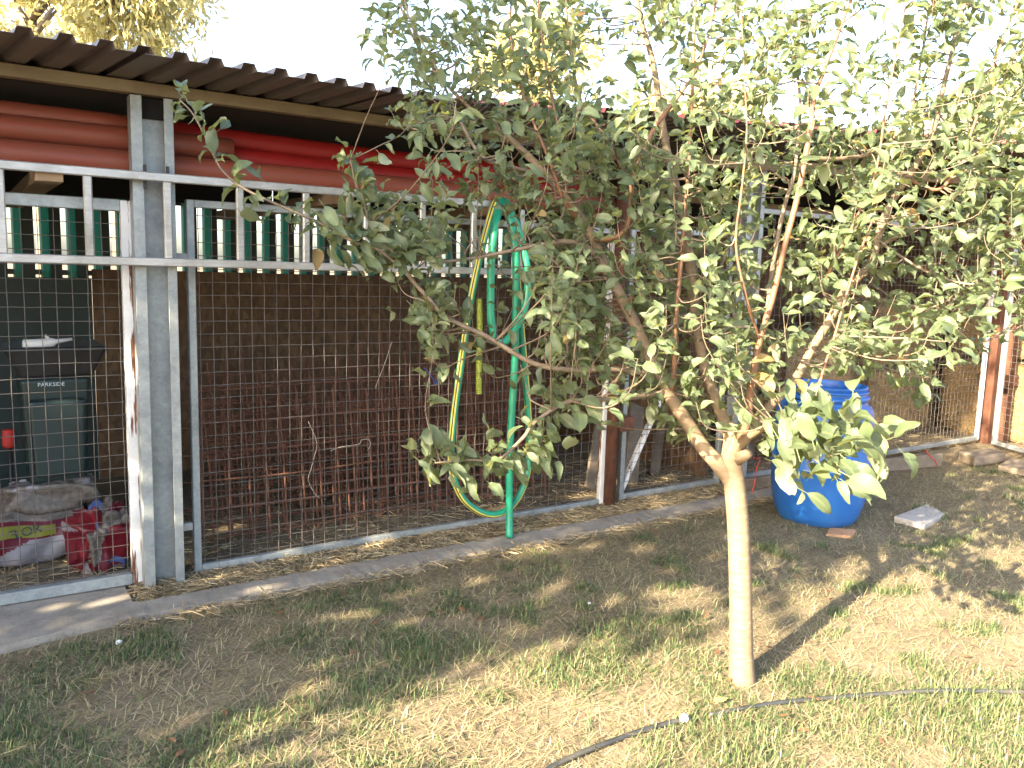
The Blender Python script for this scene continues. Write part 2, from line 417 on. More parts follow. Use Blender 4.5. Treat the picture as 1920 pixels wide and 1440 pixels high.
boxpart('purlin', M['purlin'], shed, (-2.4, 5.2, 2.12), (8.5, 5.26, 2.18), .003)
def channel_post(x0, z1, w_=.17, yf=3.885, dep=.075, name='steel_post'):
    t, l = .006, .045
    b = MB()
    prof = [(x0, yf), (x0+l, yf), (x0+l, yf+t), (x0+t, yf+t), (x0+t, yf+dep-t), (x0+w_-t, yf+dep-t), (x0+w_-t, yf+t), (x0+w_-l*.85, yf+t), (x0+w_-l*.85, yf), (x0+w_, yf), (x0+w_, yf+dep), (x0, yf+dep)]
    n = len(prof)
    vs_ = [(x, y, -.05) for x, y in prof] + [(x, y, z1) for x, y in prof]
    fs = [(i, (i+1) % n, n+(i+1) % n, n+i) for i in range(n)] + [tuple(range(n, 2*n))]
    b.add(vs_, fs); return b.build(name, M['galv'], shed, bevel=.0015, seg=1)
boxpart('shade_board', M['shade_black'], shed, (-2.4, 3.93, 2.186), (4.0, 6.19, 2.194), .001)  # added sheet, its near-black stands for shade in the roof space
channel_post(.652, 2.184)
channel_post(4.485, 2.235)
def cap_bracket(x):
    b = MB(); b.box((x+.03, 3.93, 2.10), (x+.19, 4.05, 2.183)); return b.build('bracket', M['shade_black'], shed, bevel=.002, seg=1)
def rpost(px, py, y, r, z1, sq=False):
    p = on_y(px, py, y); b = MB()
    if sq: b.box((p.x-r, y-r, -.05), (p.x+r, y+r, z1))
    else: b.tube([(p.x, y, -.05), (p.x, y, z1*.5), (p.x, y, z1)], r, 14)
    o = b.build('rusty_post', M['rust'], shed, smooth=not sq, bevel=.003 if sq else 0, seg=1); o['label'] = 'dark rusty iron post'; return p
cap_bracket(.652)
rp = rpost(1142, 945, 3.95, .039, 2.24)
rc = rpost(1846, 835, 3.95, .040, 2.40, True)
rc2 = rpost(1876, 835, 3.93, .036, 2.40, True)
boxpart('latch', M['rust'], shed, (rp.x+.03, 3.90, .51), (rp.x+.14, 3.95, .60), .003)
boxpart('latch', M['rust'], shed, (rc.x+.02, 3.86, .55), (rc2.x+.05, 3.90, .66), .003)
boxpart('block', M['slab'], shed, (.835, 3.955, 1.49), (.885, 3.985, 1.535), .003)
boxpart('block', M['slab'], shed, (.835, 3.955, .25), (.878, 3.985, .285), .003)

YB = 6.2
# back wall: chipboard panels below, green slats above with daylight between them, boards at top coloured near-black for the shade
def back():
    xs = [.77, 2.0, 3.2, 4.28, 5.75, 7.0, 8.25, 9.5, 11]
    for i in range(len(xs)-1):
        top = 1.43 if i < 3 else 2.1
        boxpart('wall_panel', M['osb'], shed, (xs[i]+.002, YB+random.uniform(0, .006), 0), (xs[i+1]-.002, YB+.022, top+random.uniform(-.004, .004)), .002)
    boxpart('wall_panel', M['bin_green'], shed, (-2.4, YB, 0), (.768, YB+.02, 1.37), .002)
    # slats
    x = -2.0; i = 0
    while x < 4.3:
        z0 = 1.36; left = x < .7
        b = MB(); y = YB+.03; w_ = .125 if left else .106
        prof = [(0, .03), (.012, .0), (.045, .0), (.058, .03), (w_, .03)]
        vs_ = []; fs = []
        for (a, d) in prof: vs_ += [(x+a, y+d, z0), (x+a, y+d, 1.93)]
        for k in range(len(prof)-1): fs.append((2*k, 2*k+2, 2*k+3, 2*k+1))
        b.add(vs_, fs); b.m = [0, 0, 0, 1]; b.build('slat', [M['slat'], M['bin_green']], shed)
        x += .155 if left else .142; i += 1
    for z in (1.90, 1.40):
        boxpart('slat_rail', M['black'], shed, (-2.2, YB+.062, z-.015), (4.4, YB+.085, z+.02), .002)
    for k in range(6):
        boxpart('board', M['shade_black'], shed, (-2.4+k*2.2, YB, 1.90+.002*k), (-2.4+(k+1)*2.2-.01, YB+.02, 2.195 + (.5 if k > 2 else 0)), .002)
    boxpart('end_wall', M['wood_grey'], shed, (-2.45, 4.0, 0), (-2.42, YB, 2.2), .002)
    boxpart('end_wall', M['osb'], shed, (9.9, 1.0, 0), (9.93, YB, 2.95), .002)
    boxpart('partition', M['osb'], shed, (4.62, 4.25, 0), (4.64, 6.15, 1.5), .002)
back()

# ------------------------------------------------------------------ wire mesh gates
def wire_mesh(parent, P, U, V, wu, wv, du=.06, dv=.06, r=.0018, ph=(0, 0)):
    """woven crimped wire: origin P, unit axes U,V"""
    N = U.cross(V).normalized(); verts = []; faces = []
    def wire(p0, d, L, step, sgn, side):
        n = max(2, int(L/step)+1); pts = []
        for i in range(n+1):
            t = min(L, i*step); pts.append(p0 + d*t + N*(.0022*sgn*(-1)**i) + side*random.uniform(-.0012, .0012))
        base = len(verts); 
        for p in pts:
            for a, b in ((-1, 0), (0, -1), (1, 0), (0, 1)): verts.append(p + side*(a*r) + N*(b*r))
        for i in range(len(pts)-1):
            for k in range(4):
                k2 = (k+1) % 4; q = [base+i*4+k, base+i*4+k2, base+(i+1)*4+k2, base+(i+1)*4+k]
                faces.append((q[0], q[1], q[2])); faces.append((q[0], q[2], q[3]))
    x = ph[0]+du*.6; s = 1
    while x < wu: wire(P+U*x, V, wv, dv, s, U); x += du; s = -s
    y = ph[1]+dv*.6; s = 1
    while y < wv: wire(P+V*y, U, wu, du, s, V); y += dv; s = -s
    o = soup('wire_mesh', [tuple(q) for q in verts], faces, M['wire'], parent); stuff(o); return o

def gate(label, A, B, z0, z1, bar=.035, mats=('galv', 'galv', 'galv', 'galv'), name='mesh_gate', brace=False):
    """A,B = (x,y) plan ends; mats = left stile, right stile, bottom, top"""
    A = Vector((A[0], A[1], 0)); B = Vector((B[0], B[1], 0)); d = (B-A).normalized(); L = (B-A).length
    Z = Vector((0, 0, 1)); N = d.cross(Z)
    g = thing(name, label, 'gate', (A.x, A.y, 0), 'wire mesh gates along the shed front')
    def bar_(nm, p, q, mm, w_=bar, hz=bar):
        b = MB(); b.obox(p, q, w_, hz, N if abs((Vector(q)-Vector(p)).normalized().z) > .9 else (0, 0, 1)); return b.build(nm, M[mm], g, bevel=.003, seg=1)
    bar_('stile', A+Z*z0+d*bar/2, A+Z*z1+d*bar/2, mats[0])
    bar_('stile', B+Z*(z0+.003)-d*bar/2, B+Z*(z1-.003)-d*bar/2, mats[1])
    bar_('rail', A+Z*(z0+bar/2)+d*bar, B+Z*(z0+bar/2)-d*bar, mats[2])
    bar_('rail', A+Z*(z1-bar/2)+d*bar, B+Z*(z1-bar/2)-d*bar, mats[3])
    if brace:
        b = MB(); b.obox(A+Z*(z0+.05)+d*.05+N*-.03, A+Z*(z0+.75)+d*.42+N*-.03, .03, .035, N); o = b.build('brace', M['white_rust'], g, bevel=.002, seg=1)
    wire_mesh(g, A+d*bar*.5+Z*(z0+bar*.5)+N*-.006, d, Z, L-bar, z1-z0-bar)
    return g
g1 = gate('small mesh gate with rust streaked white end post, far left', (-.9, 4.02), (.665, 3.995), .03, 1.755, .05, ('galv', 'white_rust', 'galv', 'galv'))
g2 = gate('wide wire mesh gate in front of the rusty rebar mats', (.885, 3.985), (3.40, 3.985), .034, 1.775, .034, ('galv', 'white_rust', 'galv', 'galv'))
g3 = gate('narrow mesh gate with white diagonal brace beside the dark round post', (3.535, 3.985), (4.47, 3.985), .042, 1.80, .034, ('galv', 'galv', 'galv', 'galv'), brace=True)
g4 = gate('tall mesh gate behind the blue barrel', (4.67, 3.985), (8.02, 3.985), .04, 1.985, .036, ('galv', 'white_rust', 'galv', 'galv'))
wv = Vector((-.42, -.90, 0)).normalized()
pw = on_z(1861, 832, .04)
g5 = gate('mesh gate angling towards the viewer at the right edge', (pw.x, pw.y), (pw.x+wv.x*2.0, pw.y+wv.y*2.0), .04, 1.95, .036)

# ------------------------------------------------------------------ ladder on the shed front
lad = thing('ladder', 'aluminium ladder hung sideways across the shed posts', 'ladder', (0, 3.855, 1.5))
def ladder():
    xa, xb = -.75, 2.74
    boxpart('rail', M['alu'], lad, (xa, 3.838, 1.832), (xb-.16, 3.872, 1.868), .004)
    boxpart('rail', M['alu'], lad, (xa, 3.838, 1.475), (xb, 3.872, 1.511), .004)
    for k in range(-3, 8):
        x = .476 + .3065*k
        if x < xb-.1: boxpart('rung', M['alu'], lad, (x-.0165, 3.842, 1.508), (x+.0165, 3.868, 1.835), .005)
    for x in (.70, .79): boxpart('hook', M['black'], lad, (x-.006, 3.868, 1.80), (x+.006, 3.884, 1.90), .001)
ladder()

# ------------------------------------------------------------------ pipes on timber bearers
def bearer(x, label, y0=3.93):
    o = MB(); o.box((x-.05, y0, 1.80), (x+.05, 6.15, 1.858), 0, .002); q = o.build('timber_bearer', M['wood'], bevel=.003, seg=1)
    tag(q, label, 'beam', 'timber bearers under the pipes')
bearer(.34, 'timber bearer end under the pipes at far left', 3.86)
bearer(1.62, 'timber bearer under pipes behind the upright leaf sprig')
bearer(2.52, 'timber bearer under pipes behind the hung green hose')
bearer(-.9, 'timber bearer under pipes beyond the left edge'); bearer(3.3, 'timber bearer under pipes behind the tree crown')
def pipe(x0, x1, y, z, r, mat, label, sag=0.0):
    b = MB(); ri = r*.93
    pts = [(x0+(x1-x0)*i/14, y, z - sag*math.sin(math.pi*i/14)) for i in range(15)]
    b.tube(pts, r, 24, 0, False); b.tube(pts, ri, 24, 1, False)
    n = 24; N = 15*24
    for e in (0, 14*24):
        for k in range(n): b.f.append([e+k, e+(k+1) % n, N+e+(k+1) % n, N+e+k]); b.m.append(0)
    o = b.build('pipe', [mat, M['inside']], smooth=True); tag(o, label, 'pipe', 'drain pipes stored under the roof')
pipe(-1.6, 3.42, 4.06, 1.918, .058, M['pipe'], 'long brick red pipe at the front of the rack, nearest the ladder', .004)
pipe(-1.7, 1.13, 4.13, 2.026, .056, M['pipe'], 'brick red pipe whose open end shows right of the steel post')
pipe(-1.7, .76, 4.17, 2.095, .046, M['pipe'], 'topmost dusty brick red pipe left of the steel post')
pipe(.88, 3.35, 4.27, 2.095, .058, M['pipe_red'], 'upper bright red pipe right of the steel post', .02)
pipe(.95, 3.30, 4.20, 2.005, .054, M['pipe_red'], 'lower bright red pipe behind the long front pipe', .02)

# ------------------------------------------------------------------ garden shredder, bags and clutter in the left bay
shr = thing('garden_shredder', 'dark green garden shredder with black hopper in the left bay', 'shredder', (.4, 4.8, 0))
def tapered(b, c, z0, z1, w0, d0, w1, d1, mi=0):
    x, y = c; vs_ = []
    for z, ww, dd in ((z0, w0, d0), (z1, w1, d1)):
        vs_ += [(x-ww/2, y-dd/2, z), (x+ww/2, y-dd/2, z), (x+ww/2, y+dd/2, z), (x-ww/2, y+dd/2, z)]
    b.add(vs_, [(0,3,2,1),(4,5,6,7),(0,1,5,4),(1,2,6,5),(2,3,7,6),(3,0,4,7)], mi)
shr_body = part('body', M['bin_green'], shr, lambda b: tapered(b, (.40, 4.86), .36, .90, .26, .30, .31, .34), bevel=.02, seg=3)
part('hopper', M['black'], shr, lambda b: tapered(b, (.41, 4.86), .905, 1.06, .32, .34, .46, .44), bevel=.015, seg=2)
shr_box = part('collection_box', M['bin_green'], shr, lambda b: tapered(b, (.40, 4.66), .42, .80, .22, .10, .25, .10), bevel=.015, seg=2)
for sx in (-1, 1):
    for sy in (-1, 1):
        part('leg', M['black'], shr, lambda b: b.tube([(.40+sx*.16, 4.86+sy*.2, 0), (.40+sx*.11, 4.86+sy*.12, .37)], .014, 8))
def wheel(b):
    for x in (.20, .60): b.tube([(x-.02, 5.05, .085), (x+.02, 5.05, .085)], .085, 18)
part('wheel', M['black'], shr, lambda b: b.tube([(.185, 5.06, .085), (.225, 5.06, .085)], .085, 18))
part('wheel', M['black'], shr, lambda b: b.tube([(.575, 5.06, .085), (.615, 5.06, .085)], .085, 18))
def text_mesh(txt, size, mat, mw, name, parent=None):
    c = bpy.data.curves.new('t', 'FONT'); c.body = txt; c.size = size; c.extrude = .0008; c.align_x = 'CENTER'; c.align_y = 'CENTER'; c.resolution_u = 3
    t = bpy.data.objects.new('t', c); COL.objects.link(t)
    me = bpy.data.meshes.new_from_object(t.evaluated_get(bpy.context.evaluated_depsgraph_get()))
    bpy.data.objects.remove(t); me.transform(mw)
    if parent: me.transform(Matrix.Translation(-ROOTLOC[parent]))
    me.materials.clear(); me.materials.append(mat)
    o = bpy.data.objects.new(name, me); return finish(o, name, parent)
tp = on_y(96, 721, 4.683)
text_mesh('PARKSIDE', .027, M['text_white'], Matrix.Translation((tp.x, 4.6815, tp.z)) @ Matrix.Rotation(math.radians(90), 4, 'X'), 'lettering', shr_body)

def bottle():
    p = on_y(85, 645, 4.72); b = MB()
    pts = [p+Vector((-.10, 0, 0)), p+Vector((-.095, 0, 0)), p+Vector((-.02, 0, .0)), p+Vector((.03, 0, .006)), p+Vector((.05, 0, .012)), p+Vector((.12, 0, .022))]
    b.tube(pts, [.012, .024, .027, .024, .012, .007], 14); b.tube([p+Vector((.02, 0, .02)), p+Vector((.0, 0, .045))], [.008, .006], 8)
    p0 = b.build('spray_bottle', M['white'], smooth=True); tag(p0, 'white bottle with thin nozzle lying on the black hopper', 'bottle')
bottle()
def cup(px, py, Y, r, h, label):
    p = on_y(px, py, Y); b = MB(); b.lathe([(r*.75, 0), (r*.8, .002), (r, h), (r*.93, h), (r*.72, .006), (0.001, .006)], p.x, Y, max(p.z, 0), 18)
    tag(b.build('cup', M['white'], smooth=True), label, 'cup', 'white cups on the shed floor')
cup(63, 935, 5.55, .045, .10, 'larger white cup on the floor below the shredder')
cup(44, 928, 5.6, .02, .09, 'slim white cup left of the larger cup below the shredder')
def redcap():
    p = on_y(17, 822, 5.2); b = MB(); b.lathe([(.001, .05), (.028, .05), (.032, .04), (.034, -.03), (.028, -.05), (.001, -.05)], p.x, 5.2, p.z, 16)
    b.tube([(p.x, 5.2, 0), (p.x, 5.2, p.z-.04)], .012, 8, 1)
    tag(b.build('red_capped_stick', [M['redstring'], M['black']], smooth=True), 'dark stick with red cap left of the shredder', 'stick')
redcap()

def crumple(center, rx, ry, rz, seed, rot, mfun, mats, name, label, cat='bag', nseg=40, rings=22, amp=.25):
    r = np.random.default_rng(seed); b = MB(); verts = []
    c, s = math.cos(rot), math.sin(rot)
    ph = r.random((10, 3))*6; fr = r.uniform(1.5, 7, (10, 3)); am = amp/np.arange(1, 11)**.7
    for i in range(rings+1):
        th = math.pi*i/rings
        for k in range(nseg):
            an = 2*math.pi*k/nseg
            d = np.array([math.sin(th)*math.cos(an), math.sin(th)*math.sin(an), math.cos(th)])
            sq = np.sign(d)*np.abs(d)**.6
            f = 1 + sum(am[j]*math.sin(fr[j]@d+ph[j].sum())*abs(math.cos(fr[j, 1]*d[0]*2+ph[j, 0])) for j in range(10))*.5
            p = sq*np.array([rx, ry, rz])*f
            z = max(p[2], -rz*.85)
            verts.append((center[0]+c*p[0]-s*p[1], center[1]+s*p[0]+c*p[1], center[2]+z))
    b.v = [Vector(v) for v in verts]
    for i in range(rings):
        for k in range(nseg):
            k2 = (k+1) % nseg; b.f.append([i*nseg+k, (i+1)*nseg+k, (i+1)*nseg+k2, i*nseg+k2]); b.m.append(mfun(i/rings, k/nseg))
    o = b.build(name, mats, smooth=True); tag(o, label, cat); return o
# flat feed sack with yellow panel, standing on its long side, facing out
def sack():
    root = thing('feed_sack', 'red and white feed sack with yellow panel lying behind left gate', 'sack', (.22, 4.55, 0))
    nu, nv = 70, 36; b = MB()
    L0, L1 = -.12, .50
    def P(u, v, back=0):
        x = L0+(L1-L0)*u; bul = math.sin(math.pi*min(1, max(0, v)))**.6
        y = 4.50 + .10*u - .07*bul*(1-back*1.9) + .012*math.sin(9*u+4*v) + .008*math.sin(23*u-7*v)
        z = .015 + v*.27*(1-.28*abs(u-.45)) + .012*math.sin(7*u) - .05*(1-u)*v*.3 
        return Vector((x, y + .10*v, z))
    for back in (0, 1):
        base = len(b.v)
        for i in range(nu+1):
            for j in range(nv+1): b.v.append(P(i/nu, j/nv, back))
        for i in range(nu):
            for j in range(nv):
                u, v = (i+.5)/nu, (j+.5)/nv
                q = [base+i*(nv+1)+j, base+(i+1)*(nv+1)+j, base+(i+1)*(nv+1)+j+1, base+i*(nv+1)+j+1]
                b.f.append(q if not back else q[::-1])
                lim = .12 + .38*max(0, min(1, (u-.3)/.3))
                mi = 1 if (v < lim and u > .28) else (2 if v > .80 and u > .3 else 0)
                b.m.append(mi)
    b.build('sack_body', [M['bag_red'], M['bag_white'], M['bag_grey']], root, smooth=True)
    # yellow panel follows the sack face
    q = MB()
    for i in range(13):
        for j in range(4):
            u = .34+.44*i/12; v = .53+.2*j/3; p = P(u, v) + Vector((0, -.004, .003)); q.v.append(p)
    for i in range(12):
        for j in range(3):
            a = i*4+j; q.f.append([a, a+4, a+5, a+1]); q.m.append(0)
    qp = q.build('panel', M['bag_yellow'], root, smooth=True)
    p = P(.56, .63) + Vector((0, -.022, .004))
    text_mesh('FLOR', .062, M['bin_green'], Matrix.Translation(p) @ Matrix.Rotation(.12, 4, 'Z') @ Matrix.Rotation(math.radians(80), 4, 'X') @ Matrix.Rotation(.12, 4, 'Z'), 'lettering', qp)
sack()
crumple((.36, 4.72, .30), .22, .10, .08, 3, .1, lambda v, u: 0 if v > .3 or (u*9) % 1 > .4 else 1, [M['bag_grey'], M['bag_white']], 'grey_sack', 'crumpled grey printed sack on top of red sack')
def redbag():
    def mf(v, u):
        a, b_ = np.array(u*7.), np.array(v*5.); k = float(vnoise(a, b_, 1.1, 91)); k2 = float(vnoise(a, b_, 1.3, 92))
        return 1 if k > .62 else (2 if k2 > .80 else (3 if k2 < .13 else (4 if k < .15 else 0)))
    mm = [M['bag_red'], M['bag_grey'], M['bag_green'], M['bag_blue'], M['bag_white']]
    crumple((.545, 4.36, .13), .135, .11, .15, 8, .4, mf, mm, 'crumpled_bag', 'crumpled red bag with green and blue print by white gate post', amp=.5, nseg=96, rings=56)
redbag()

# ------------------------------------------------------------------ rusty reinforcement mats
def rebar(x0, x1, y, h, lean, label, du, dv, seed):
    r = random.Random(seed); b = MB(); rad = .0048
    x = x0+r.uniform(0, .05); 
    P = lambda X, Z: Vector((X + .02*math.sin(Z*3+seed), y + lean*Z + .012*math.sin(X*2.2+seed), Z))
    while x < x1:
        hh = h + r.choice((0, .02, .05, .14))*r.random(); b.tube([P(x, .02), P(x+.006, hh*.5), P(x, hh)], rad, 5); x += du*r.uniform(.93, 1.07)
    z = .05+r.uniform(0, .05)
    while z < h:
        n = 12; b.tube([P(x0-r.random()*.04+(x1-x0+.05)*i/n, z + .006*math.sin(i+seed)) + Vector((0, -.008, 0)) for i in range(n+1)], rad, 5); z += dv*r.uniform(.95, 1.05)
    o = b.build('rebar_mat', M['rebar']); tag(o, label, 'rebar mat', 'rusty rebar mats behind the wide gate')
rl = ['front', 'second', 'third', 'fourth', 'fifth', 'sixth', 'seventh', 'eighth', 'ninth']
spec = [(1.0, 3.05, 4.33, .80, .05, .1, .15), (1.15, 3.25, 4.40, .74, .07, .1, .2), (1.05, 3.2, 4.47, .86, .08, .15, .15), (1.3, 3.35, 4.54, .70, .1, .1, .1), (1.55, 3.32, 4.62, .98, .1, .15, .15), (2.0, 3.3, 4.72, 1.12, .12, .15, .2), (1.1, 3.4, 4.80, .88, .12, .1, .1), (1.0, 3.3, 4.88, .92, .12, .1, .15), (1.2, 3.45, 4.95, .84, .12, .1, .1)]
for i, (a, b_, y, h, le, du, dv) in enumerate(spec):
    rebar(a, b_, y, h, le, 'rusty rebar mat, %s from the front behind the wide gate' % rl[i], du, dv, i+2)
def loose_wire(pts, Y, r, mat, name, label):
    P = catmull([on_y(x, y, Y) for x, y in pts], 5); b = MB(); b.tube(P, r, 5); tag(b.build(name, mat, smooth=True), label, 'wire')
loose_wire([(578, 790), (594, 830), (588, 860), (583, 880), (578, 900), (590, 925), (600, 935)], 4.20, .0022, M['thinwire'], 'loose_wire', 'long pale loose wire hanging on the rusty mats')
loose_wire([(620, 845), (640, 838), (672, 833), (678, 825), (690, 824), (695, 832), (690, 845)], 4.22, .0022, M['thinwire'], 'loose_wire', 'hooked pale wire end among rusty mats')
loose_wire([(735, 640), (722, 680), (708, 715), (704, 728)], 4.3, .0022, M['thinwire'], 'loose_wire', 'thin straight wire leaning above the rusty mats')
loose_wire([(795, 690), (805, 700), (812, 712), (818, 722), (822, 700), (830, 695)], 4.28, .003, M['bluerope'], 'blue_cord', 'short blue cord end tied on the rusty mats')
def twig_fence(): pass

# planks leaning behind the narrow gate
def plank(px0, py0, px1, py1, y0, y1, w_, label, mat='wood_grey'):
    a = on_y(px0, py0, y0); c = on_y(px1, py1, y1); a.z = max(a.z, 0.0); b = MB(); b.obox(a, c, w_, .024, (0, -1, .2)); tag(b.build('plank', M[mat], bevel=.002, seg=1), label, 'plank', 'planks leaning in the middle bay')
plank(1105, 915, 1128, 770, 4.25, 4.45, .075, 'narrow plank leaning left of the dark round post')
plank(1180, 925, 1195, 760, 4.35, 4.6, .13, 'wide pale plank leaning right of the dark round post')
plank(1225, 922, 1245, 750, 4.5, 4.75, .09, 'plank leaning in the middle of the narrow gate bay')
plank(1275, 915, 1262, 770, 4.6, 4.8, .07, 'plank tilted left near the narrow gate')
plank(1310, 905, 1318, 790, 4.5, 4.75, .10, 'short plank leaning beside the second steel post')
plank(1405, 895, 1412, 760, 4.5, 4.8, .08, 'pale plank leaning between trunk and barrel')
plank(1430, 890, 1440, 770, 4.6, 4.8, .05, 'thin plank leaning just left of the blue barrel')

# ------------------------------------------------------------------ hay
def straw_fill(name, parent, centers, nrm, n, L=(.05, .16), rad=.0016, mat='straw', seed=1, flat=.5):
    """n straw blades scattered on given sampler -> one mesh of triangles"""
    r = np.random.default_rng(seed)
    P = np.array([centers(r) for _ in range(n)]); d = r.normal(size=(n, 3)); d[:, 2] *= flat; d /= np.linalg.norm(d, axis=1)[:, None]
    s = np.cross(d, r.normal(size=(n, 3))); s /= np.linalg.norm(s, axis=1)[:, None]
    l = r.uniform(L[0], L[1], (n, 1)); wd = r.uniform(.7, 1.6, (n, 1))*rad
    V = np.stack([P-d*l/2-s*wd, P-d*l/2+s*wd, P+d*l/2+s*wd, P+d*l/2-s*wd], 1).reshape(-1, 3)
    a = np.arange(n)*4; F = np.concatenate([np.stack([a, a+1, a+2], 1), np.stack([a, a+2, a+3], 1)])
    o = soup(name, V, F, M[mat], parent, np.repeat(r.random(n), 4)); return stuff(o)
def bale(x0, x1, y0, y1, z0, z1, label, n=2600, seed=1, bulge=.03):
    t = thing('hay_bale', label, 'hay', ((x0+x1)/2, (y0+y1)/2, z0), 'hay stored in the right bays')
    b = MB(); nu = 9
    def lump(p): 
        return Vector(p) + Vector((.05*(vnoise(np.array(p[1]+p[2]*3), np.array(p[2]), 5, seed)-.5), .05*(vnoise(np.array(p[0]), np.array(p[2]), 6, seed+1)-.5), .05*(vnoise(np.array(p[0]), np.array(p[1]), 6, seed+2)-.5)))
    vid = {}
    def vert(p):
        k = tuple(round(q, 4) for q in p)
        if k not in vid: vid[k] = len(b.v); b.v.append(lump(p))
        return vid[k]
    g = lambda a, c, i: a+(c-a)*i/nu
    for ax in range(3):
        lo, hi = [(x0, x1), (y0, y1), (z0, z1)][ax]; o1, o2 = [(y0, y1, z0, z1), (x0, x1, z0, z1), (x0, x1, y0, y1)][ax][:2], [(y0, y1, z0, z1), (x0, x1, z0, z1), (x0, x1, y0, y1)][ax][2:]
        for c in (lo, hi):
            for i in range(nu):
                for j in range(nu):
                    q = []
                    for di, dj in ((0, 0), (1, 0), (1, 1), (0, 1)):
                        uv = (g(*o1, i+di), g(*o2, j+dj)); p = [0, 0, 0]; p[ax] = c; k = 0
                        for e in range(3):
                            if e != ax: p[e] = uv[k]; k += 1
                        q.append(vert(tuple(p)))
                    b.f.append(q); b.m.append(0)
    b.build('bale_core', M['hay'], t, smooth=True)
    def smp(r):
        f = r.integers(0, 3); p = np.array([r.uniform(x0, x1), r.uniform(y0, y1), r.uniform(z0, z1)])
        if f == 0: p[1] = y0 - r.uniform(-.02, .02)
        elif f == 1: p[2] = z1 + r.uniform(-.02, .02)
        else: p[0] = x0 - r.uniform(-.02, .02)
        return p
    straw_fill('bale_straw', t, smp, None, n, seed=seed)
bale(5.55, 6.55, 4.35, 4.95, .0, .52, 'lower hay bale behind the blue barrel', 2200, 1)
bale(5.62, 6.58, 4.38, 4.92, .56, 1.02, 'upper hay bale above the blue barrel rim', 2600, 2)
bale(7.35, 8.6, 4.75, 5.5, 0, .62, 'lower hay bale behind the right end of the tall gate', 2600, 3)
bale(7.45, 8.7, 4.8, 5.5, .66, 1.25, 'upper hay bale behind the right end of the tall gate', 2600, 4)
bale(8.45, 9.5, 3.6, 4.6, 0, .75, 'lower hay bale behind the angled right gate', 2600, 5)
bale(8.5, 9.5, 3.6, 4.55, .79, 1.45, 'upper hay bale behind the angled right gate', 2600, 6)
def clump():
    p = on_z(1668, 848, 0); t = thing('hay_heap', 'small loose hay heap right of the blue barrel behind the gate', 'hay', (p.x, 4.35, 0))
    b = MB(); prof = [(.001, .30), (.09, .28), (.17, .2), (.22, .1), (.25, 0)]
    b.lathe(prof, p.x, 4.35, 0, 20); 
    for i, v in enumerate(b.v): b.v[i] = v + Vector((random.uniform(-.02, .02), random.uniform(-.02, .02), random.uniform(-.015, .015)))
    b.build('heap_core', M['hay'], t, smooth=True)
    def smp(r):
        a = r.uniform(0, 6.28); h = r.random(); rr = .26*(1-h*.8)**.7; return np.array([p.x+rr*math.cos(a), 4.35+rr*math.sin(a), h*.3])
    straw_fill('heap_straw', t, smp, None, 1400, seed=9)
clump()

# ------------------------------------------------------------------ hoses hung on the ladder
def hose(P, r, label, striped, name='garden_hose'):
    P = catmull(P, 8); b = MB(); n = 16
    if striped:
        k0 = []
        def stripe(k, i):                       # two double stripes on opposite sides, dark line between
            if not k0:
                c = P[40]; k0.append(max(range(n), key=lambda q: (b.v[40*n+q]-c).dot(-rt*.2-fw*1.0)))
            e = (k-k0[0]) % (n//2)
            return 2 if e == 0 else (1 if e in (1, n//2-1) else 0)
        b.tube(P, r, n, 0, True, stripe)
    else: b.tube(P, r, n, 0)
    tag(b.build(name, [M['hose'], M['stripe'], M['dark_stripe']], smooth=True), label, 'hose', 'hoses hung on the ladder')
h1 = [(962, 1000, 3.80)]
Y1, Y2 = 3.79, 3.74
hose([on_y(x, y, Y) for x, y, Y in [(937, 374, 3.875), (926, 386, 3.81), (906, 455, Y1), (884, 555, Y1), (866, 670, Y1), (850, 790, Y1), (846, 870, Y1), (862, 925, Y1), (890, 954, Y1), (925, 965, Y1), (958, 950, Y1), (983, 908, Y1), (993, 850, Y1), (990, 770, Y1), (984, 690, Y1), (976, 600, Y1), (970, 520, Y1), (965, 450, Y1), (956, 402, 3.81), (949, 380, 3.875)]], .0195, 'green hose with yellow stripes hanging in a long loop', True)
hose([on_y(x, y, Y) for x, y, Y in [(955, 1008, 3.70), (955, 960, Y2), (955, 880, Y2), (958, 800, Y2), (963, 720, Y2), (966, 650, Y2), (967, 570, Y2), (967, 490, Y2), (961, 430, 3.76), (949, 394, 3.80), (943, 377, 3.86), (936, 388, 3.80), (929, 425, 3.72), (922, 480, 3.71), (920, 545, 3.71), (921, 600, 3.70), (930, 638, 3.69), (948, 640, 3.69), (970, 610, 3.69), (986, 570, 3.69), (990, 525, 3.70), (985, 480, 3.72), (972, 430, 3.76), (956, 396, 3.80), (949, 378, 3.86)]], .0205, 'plain green hose with straight tail reaching the ground', False)
def ribbed():
    a, c = on_y(898, 560, 3.80), on_y(899, 738, 3.80); P = []; R = []
    for i in range(265): P.append(a.lerp(c, i/264) + Vector((.004*math.sin(i*.02), 0, 0))); R.append(.0165 + .0016*math.cos(i*math.pi/3))
    b = MB(); b.tube(P, R, 12); tag(b.build('ribbed_hose', M['yhose'], smooth=True), 'short yellow ribbed hose hanging inside the loop', 'hose')
ribbed()

